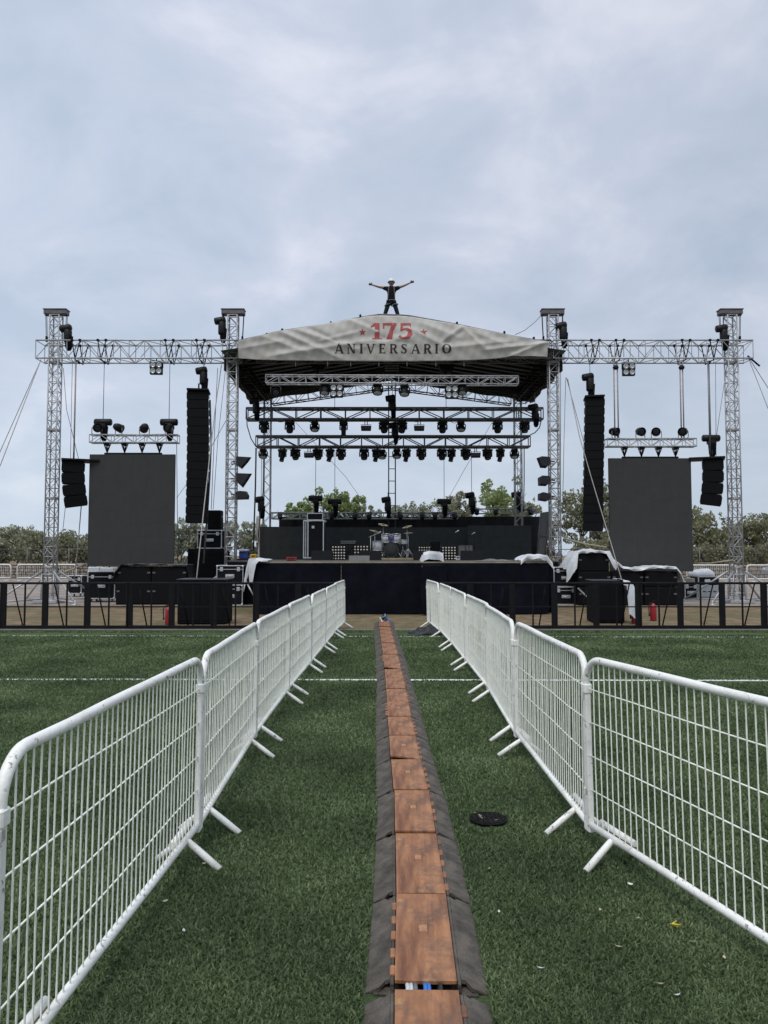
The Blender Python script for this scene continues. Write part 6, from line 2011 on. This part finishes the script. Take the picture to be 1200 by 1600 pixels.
# machine, cases and clutter behind the right side
g = gr(1100, 937); 
t = thing('generator', 'light grey generator with dark upper vent behind the right stack', 'generator', (at(1108, 930, 29.5).x, 29.9, 0))
w_ = at(1124, 930, 29.5).x - at(1092, 930, 29.5).x; h_ = at(1100, 901, 29.5).z
b = MB(); b.box((0, 0, h_ * .34), (w_, .8, h_ * .56), b=.03); b.build('housing', M['grey_machine'], t)
b = MB(); b.box((0, 0, h_ * .80), (w_, .8, h_ * .34), b=.02); b.build('vent_housing', M['black_paint'], t)
b = MB()
for x in (-1, 1): b.box((x * w_ * .5, -.40, h_ * .5), (.03, .03, h_))
b.box((0, -.405, h_), (w_ + .03, .03, .03)); b.build('frame', M['chrome'], t)
b = MB(); b.box((-.05, -.406, h_ * .80), (.22, .012, .14), b=.01); b.build('warning_plate', M['white_plastic'], t)
b = MB()
for k in range(3): b.box((-.18 + k * .2, -.406, h_ * .33), (.12, .01, .04))
b.build('control_panel', M['led_dark'], t)
b = MB()
for x in (-.3, .3): b.box((x, 0, .03), (.12, .8, .06))
b.build('skids', M['alu_dark'], t)
px_case('dark flight case low behind the right stack', 1069, 1089, 915, 932, 29.5, z0=0, castors=True)
t = thing('white_bundle', 'rounded white plastic wrapped bundle on top of cases behind the right stack', 'bundle', at(1096, 903, 30.5))
b = MB(); b.lathe([(0, -.0), (.30, .0), (.36, .1), (.33, .25), (.2, .34), (0, .36)], (0, 0, 0), None, 16); b.v = [(x * 1.5 + .03 * math.sin(y * 9), y, z + .03 * math.sin(x * 11)) for x, y, z in b.v]
b.build('wrapping', M['tarp_white'], t)
px_case('dark flight case holding the white wrapped bundle', 1082, 1110, 903, 934, 30.2, z0=0)
t = thing('toolbox', 'olive toolbox resting by the white sheet end', 'toolbox', (at(1080, 905, 29.0).x, 29.2, at(1080, 912, 29).z))
b = MB(); b.box((0, 0, .10), (.36, .22, .20), b=.02); b.build('body', M['wood_pole'], t); b = MB(); b.tube([(-.1, 0, .2), (-.1, 0, .26), (.1, 0, .26), (.1, 0, .2)], .012, 6); b.build('handle', M['black_plastic'], t)
px_case('dark flight case under the olive toolbox', 1070, 1090, 912, 936, 28.8, z0=0)
# left: white wrapped crates behind the wide case
for i, (p0_, p1_, q0_, q1_, lab) in enumerate(((138, 156, 886, 900, 'bluish white plastic crate behind the wide black case, left one'), (157, 178, 887, 900, 'bluish white plastic crate behind the wide black case, right one'))):
    a, b_ = at(p0_, q0_, 30), at(p1_, q1_, 30)
    t = thing('plastic_crate', lab, 'crate', ((a.x + b_.x) / 2, 30.2, 0), 0, 'white plastic crates')
    w_ = b_.x - a.x
    b = MB(); b.box((0, 0, a.z / 2), (w_, .5, a.z), b=.02); b.build('body', M['white_plastic'], t)
    b = MB()
    for k in range(5): b.box((0, -.255, a.z * (.15 + .17 * k)), (w_ * .96, .02, .03))
    b.build('ribs', M['grey_machine'], t)

# ------------------------------------------------------------------ background: far barriers, wall, fence, trees, car
far = None
for i, (p, q, lab) in enumerate(((-6, 893, 'white barrier far behind the far left tower, leftmost'), (50, 893, 'white barrier far behind the far left tower, second from the left'),
                                 (96, 893, 'white barrier far behind the far left tower, third from the left'), (1112, 902, 'white barrier far behind the far right tower, left one'),
                                 (1206, 902, 'white barrier far behind the far right tower, right one'))):
    Y = 50 if p < 600 else 48
    x = at(p, 890, Y).x
    w_ = 1.92 if p < 600 else 3.1
    if far is None or p == 1112:
        far = thing('far_barrier', lab, 'barrier', (x, Y, 0), 0, 'white barriers behind the stage')
        b = MB(); rc = .18; x0_, x1_ = -w_ / 2, w_ / 2
        b.tube([(x0_, 0, 0)] + arc((x0_ + rc, 0, 1.05 - rc), rc, PI, PI / 2, 6, (1, 0, 0), (0, 0, 1)) + arc((x1_ - rc, 0, 1.05 - rc), rc, PI / 2, 0, 6, (1, 0, 0), (0, 0, 1)) + [(x1_, 0, 0)], .035, 8)
        b.bar((x0_, 0, .2), (x1_, 0, .2), .03, 6); b.build('frame', M['white_paint'], far)
        b = MB()
        n = int(w_ / .12)
        for k in range(1, n): b.bar((x0_ + w_ * k / n, 0, .2), (x0_ + w_ * k / n, 0, 1.03), .006, 4)
        b.build('bars', M['white_wire'], far)
        for s in (-1, 1):
            b = MB(); b.bar((s * w_ * .4, -.35, .02), (s * w_ * .4, .35, .02), .03, 6); b.build('foot', M['white_paint'], far)
    else: dup(far, (x, Y, 0), 0, lab)
def stone_wall(label, x0, x1, Y, h):
    t = thing('stone_wall', label, 'wall', ((x0 + x1) / 2, Y, 0), 0, 'low stone walls')
    rg = random.Random(int(x1)); b = MB()
    z = 0
    while z < h:
        x = x0 - (x0 + x1) / 2; rowh = rg.uniform(.18, .30)
        while x < (x1 - x0) / 2:
            w_ = rg.uniform(.25, .6)
            b.box((x + w_ / 2, rg.uniform(-.04, .04), z + rowh / 2), (w_ - .02, .45, rowh - .02), Euler((0, R(rg.uniform(-4, 4)), R(rg.uniform(-4, 4)))), b=.06)
            x += w_
        z += rowh
    b.build('stones', M['stone'], t)


stone_wall('low rubble stone wall behind the left white barriers', -34, -17, 55, 1.0)
stone_wall('low rubble stone wall behind the right white barriers', 20, 36, 56, .8)
def wire_fence(label, x0, x1, Y, h):
    t = thing('wire_fence', label, 'fence', ((x0 + x1) / 2, Y, 0), 0, 'wire fences before the trees')
    w_ = x1 - x0; n = int(w_ / 3)
    for k in range(n + 1):
        b = MB(); x = -w_ / 2 + w_ * k / n; b.bar((x, 0, 0), (x, 0, h + .1), .045, 6); b.build('post', M['alu_dark'], t)
    b = MB()
    b.bar((-w_ / 2, 0, h), (w_ / 2, 0, h), .03, 5)
    m_ = int(w_ / .35)
    for k in range(m_):
        x = -w_ / 2 + w_ * k / m_
        b.bar((x, 0, 0.05), (min(w_ / 2, x + h * .9), 0, h), .006, 3, caps=False); b.bar((x, .004, h), (min(w_ / 2, x + h * .9), .004, .05), .006, 3, caps=False)
    b.build('wire_net', M['alu_dark'], t)


wire_fence('chain-link fence before the trees at the left', -36, -8, 57.5, 2.1)
wire_fence('chain-link fence before the trees at the right', 12, 36, 58.5, 2.1)
# earth bank that the trees stand on
b = MB()
b.grid(lambda u, v: Vector((-140 + 280 * u, 60 + 40 * v, -.05 + 1.0 * math.sin(PI * min(1, v * 1.2)) ** 1.0 + .3 * math.sin(u * 60) * math.sin(PI * v) + .2 * math.sin(u * 133 + v * 8) * math.sin(PI * v))), 160, 10)
tag(b.build('earth_bank', M['ground']), kind='structure')


def leaf_mass(centers, n, size, rg):
    """leaf quads in clumps round the given (centre, radius, weight)"""
    tot = sum(c[2] for c in centers)
    V = []; F = []
    for c, r, wgt in centers:
        k = int(n * wgt / tot)
        for _ in range(k):
            while True:
                p = Vector((rg.uniform(-1, 1), rg.uniform(-1, 1), rg.uniform(-1, 1)))
                if .2 < p.length < 1: break
            p = p * (p.length ** -.35)
            q = c + Vector((p.x * r[0], p.y * r[1], p.z * r[2]))
            a = Vector((rg.gauss(0, 1), rg.gauss(0, 1), rg.gauss(0, .7))).normalized()
            b_ = a.orthogonal().normalized(); b_ = Quaternion(a, rg.uniform(0, 6.28)) @ b_
            e_ = a.cross(b_)
            s = size * rg.uniform(.6, 1.4)
            i = len(V)
            V += [q - b_ * s, q + e_ * s * .5, q + b_ * s, q - e_ * s * .5]
            F.append((i, i + 1, i + 2, i + 3))
    return V, F


def make_tree(label, name, loc, h, w_, m, seed, leaves=5200, size=.17, trunk_h=.3, group=None, bare=0):
    rg = random.Random(seed)
    t = thing(name, label, 'tree' if name == 'tree' else 'bush', loc, 0, group)
    tr = MB()
    tips = []
    def branch(p, d_, L, r, depth):
        pts = [p]; q = p.copy(); dd = d_.copy()
        for i in range(3):
            dd = (dd + Vector((rg.uniform(-.25, .25), rg.uniform(-.25, .25), rg.uniform(-.05, .2)))).normalized()
            q = q + dd * L / 3; pts.append(q.copy())
        tr.tube(pts, [r, r * .85, r * .7, r * .5], 6)
        if depth == 0: tips.append(q); return
        for k in range(rg.randint(2, 3)):
            a = rg.uniform(0, 6.28); nd = (dd + Vector((math.cos(a) * .9, math.sin(a) * .9, rg.uniform(.0, .5)))).normalized()
            branch(pts[-1] if k else pts[2], nd, L * rg.uniform(.6, .8), r * .55, depth - 1)
    nst = 3 if name == 'bush' else 2
    for k in range(nst):
        a = rg.uniform(0, 6.28)
        branch(Vector((.15 * math.cos(a), .15 * math.sin(a), -.1)), Vector((math.cos(a) * .35 * (w_ / h), math.sin(a) * .35, 1)).normalized(), h * (trunk_h + .1), .05 * h * .32, 3)
    # scale limbs into the crown's box
    cen = []
    zc = h * (.60 if name == 'tree' else .5)
    for k in range(24):
        while True:
            p = Vector((rg.uniform(-1, 1), rg.uniform(-1, 1), rg.uniform(-1, 1)))
            if p.length < 1: break
        c = Vector((p.x * w_ * .42, p.y * w_ * .35, zc + p.z * h * (.33 if name == 'tree' else .40)))
        r = rg.uniform(.08, .19) * w_
        cen.append((c, (r, r, r * .75), r ** 1.5))
    for k in range(9):      # loose sprays that break the outline
        a_ = rg.uniform(0, 6.28); q_ = rg.uniform(.3, .5)
        c = Vector((math.cos(a_) * w_ * q_, math.sin(a_) * w_ * q_ * .8, zc + h * rg.uniform(.18, .42) * (1.1 - q_)))
        r = rg.uniform(.05, .09) * w_
        cen.append((c, (r * .7, r * .7, r * 1.5), (r * .7) ** 1.5))
    for tp in tips[::2]:
        if tp.z < h * 1.02 and abs(tp.x) < w_ * .55: cen.append((tp, (.10 * w_,) * 3, (.08 * w_) ** 1.5))
    tr.build('trunk', M['bark'], t)
    V, F = leaf_mass(cen, leaves, size, rg)
    c_ = MB(); c_.add(V, F); c_.v = c_.v
    me = bpy.data.meshes.new('crown'); me.from_pydata([tuple(v) for v in V], [], F); me.materials.append(m); me.update()
    link(bpy.data.objects.new('crown', me), t)
    return t


TG = 'trees and bushes behind the stage'
specs = [  # px centre, top y, width px, Y, kind, material, leaves, size, label
    (20, 822, 60, 66, 'bush', 'leaf_grey', 'low grey-green bush at the far left edge behind the barriers'),
    (55, 833, 80, 62, 'bush', 'leaf_grey', 'wide grey-green bush behind the far left barriers'),
    (-15, 838, 60, 61, 'bush', 'leaf_grey', 'grey-green bush cut by the left picture edge'),
    (110, 832, 70, 63, 'bush', 'leaf_grey', 'bush right of the far left tower behind the wires'),
    (150, 838, 60, 64, 'bush', 'leaf_grey', 'bush behind the left edge of the left LED screen'),
    (283, 800, 44, 62, 'bush', 'leaf_pale', 'pale leaved bush between the left LED screen and the tall left array'),
    (320, 812, 50, 64, 'bush', 'leaf_pale', 'pale leaved bush behind the gear racks at the left'),
    (352, 806, 46, 63, 'bush', 'leaf_pale', 'pale leaved bush right behind the left roof tower'),
    (392, 812, 44, 66, 'bush', 'leaf_pale', 'pale bush between the left tower and the rear left post'),
    (468, 790, 40, 70, 'tree', 'leaf_green', 'small green tree above the left of the backdrop'),
    (505, 775, 60, 68, 'tree', 'leaf_green', 'bright green tree above the amplifier stack'),
    (545, 778, 56, 69, 'tree', 'leaf_green', 'green tree above the backdrop, left of the ladder'),
    (575, 792, 34, 70, 'tree', 'leaf_pale', 'small pale tree next to the green tree left of the ladder'),
    (628, 790, 46, 72, 'tree', 'leaf_pale', 'sparse pale tree just right of the ladder'),
    (690, 784, 50, 68, 'tree', 'leaf_pale', 'pale twiggy tree above the low truss right of the drums'),
    (722, 778, 46, 70, 'tree', 'leaf_grey', 'grey-green tree between the two right hoists'),
    (772, 766, 66, 67, 'tree', 'leaf_green', 'tallest bright green tree above the right end of the backdrop'),
    (818, 782, 44, 70, 'tree', 'leaf_grey', 'grey-green tree behind the rear right post'),
    (855, 806, 40, 66, 'bush', 'leaf_brown', 'dry brown bush right of the backdrop end'),
    (902, 768, 56, 63, 'tree', 'leaf_grey', 'tall light green tree behind the tall right line array'),
    (938, 764, 54, 65, 'tree', 'leaf_grey', 'tall grey-green tree beside the left edge of the right LED screen'),
    (930, 832, 70, 60, 'bush', 'leaf_brown', 'brown undergrowth bush behind the right subwoofer stack'),
    (1000, 790, 80, 66, 'tree', 'leaf_brown', 'brownish tree hidden mostly behind the right LED screen'),
    (1090, 798, 60, 63, 'tree', 'leaf_brown', 'brownish tree at the right edge of the right LED screen'),
    (1118, 806, 60, 61, 'tree', 'leaf_brown', 'brownish tree left of the far right tower'),
    (1160, 812, 60, 64, 'tree', 'leaf_brown', 'brownish tree right of the far right tower'),
    (1195, 806, 56, 62, 'tree', 'leaf_brown', 'brownish tree at the right picture edge'),
    (1105, 846, 70, 60, 'bush', 'leaf_brown', 'low brown bush at the foot of the trees left of the far right tower'),
    (1180, 846, 80, 60, 'bush', 'leaf_brown', 'low brown bush at the foot of the trees at the right edge'),
    (1245, 810, 70, 64, 'tree', 'leaf_brown', 'brownish tree cut by the right picture edge'),
    (-60, 828, 80, 65, 'bush', 'leaf_grey', 'large grey-green bush just beyond the left picture edge'),
]
for i, (p, q, wpx, Y, nm, mt, lab) in enumerate(specs):
    a = at(p, q, Y); h_ = (a.z - .3) * (1.12 if nm == 'tree' else 1.04); w_ = wpx / FPX * Y * 1.15
    make_tree(lab, nm, (a.x, Y, .3 if Y > 61 else .05), h_, w_, M[mt], 100 + i, leaves=int((2600 + 500 * w_) * {'leaf_brown': .62, 'leaf_grey': .8, 'leaf_pale': .75, 'leaf_green': .9}[mt]), size=.13 if mt != 'leaf_green' else .15, group=TG)

# silver car partly out of frame at the right
a = at(1212, 903, 52)
t = thing('parked_car', 'silver car parked beyond the barriers at the right picture edge', 'car', (28.5, 53, 0), 0)
b = MB()
prof = [(-2.1, .35), (-2.12, .62), (-2.0, .80), (-1.25, .92), (-.62, 1.42), (.62, 1.46), (1.35, 1.0), (1.95, .92), (2.08, .7), (2.08, .35)]
b.prism(prof, -.85, .85); b.build('body', M['car_paint'], t)
b = MB(); b.prism([(-1.12, .94), (-.60, 1.36), (-.02, 1.38), (-.02, .94)], -.856, .856); b.prism([(.04, .94), (.04, 1.38), (.58, 1.39), (1.15, 1.0), (1.12, .94)], -.856, .856); b.build('window', M['glass_dark'], t)
for x in (-1.35, 1.3):
    for y in (-.80, .80):
        wl = MB(); wl.lathe([(.16, -.1), (.30, -.1), (.32, -.06), (.32, .06), (.30, .1), (.16, .1)], (x, y, .32), X90, 20, ring=True); wo_ = wl.build('wheel', M['tire'], t)
        rm = MB(); rm.lathe([(0, -.09), (.19, -.08), (.19, .08), (0, .09)], (x, y, .32), X90, 14); rm.build('rim', M['chrome'], wo_)
for y in (-.6, .6):
    hl = MB(); hl.box((-2.06, y, .70), (.10, .30, .14), b=.02); hl.build('headlight', M['lens'], t)
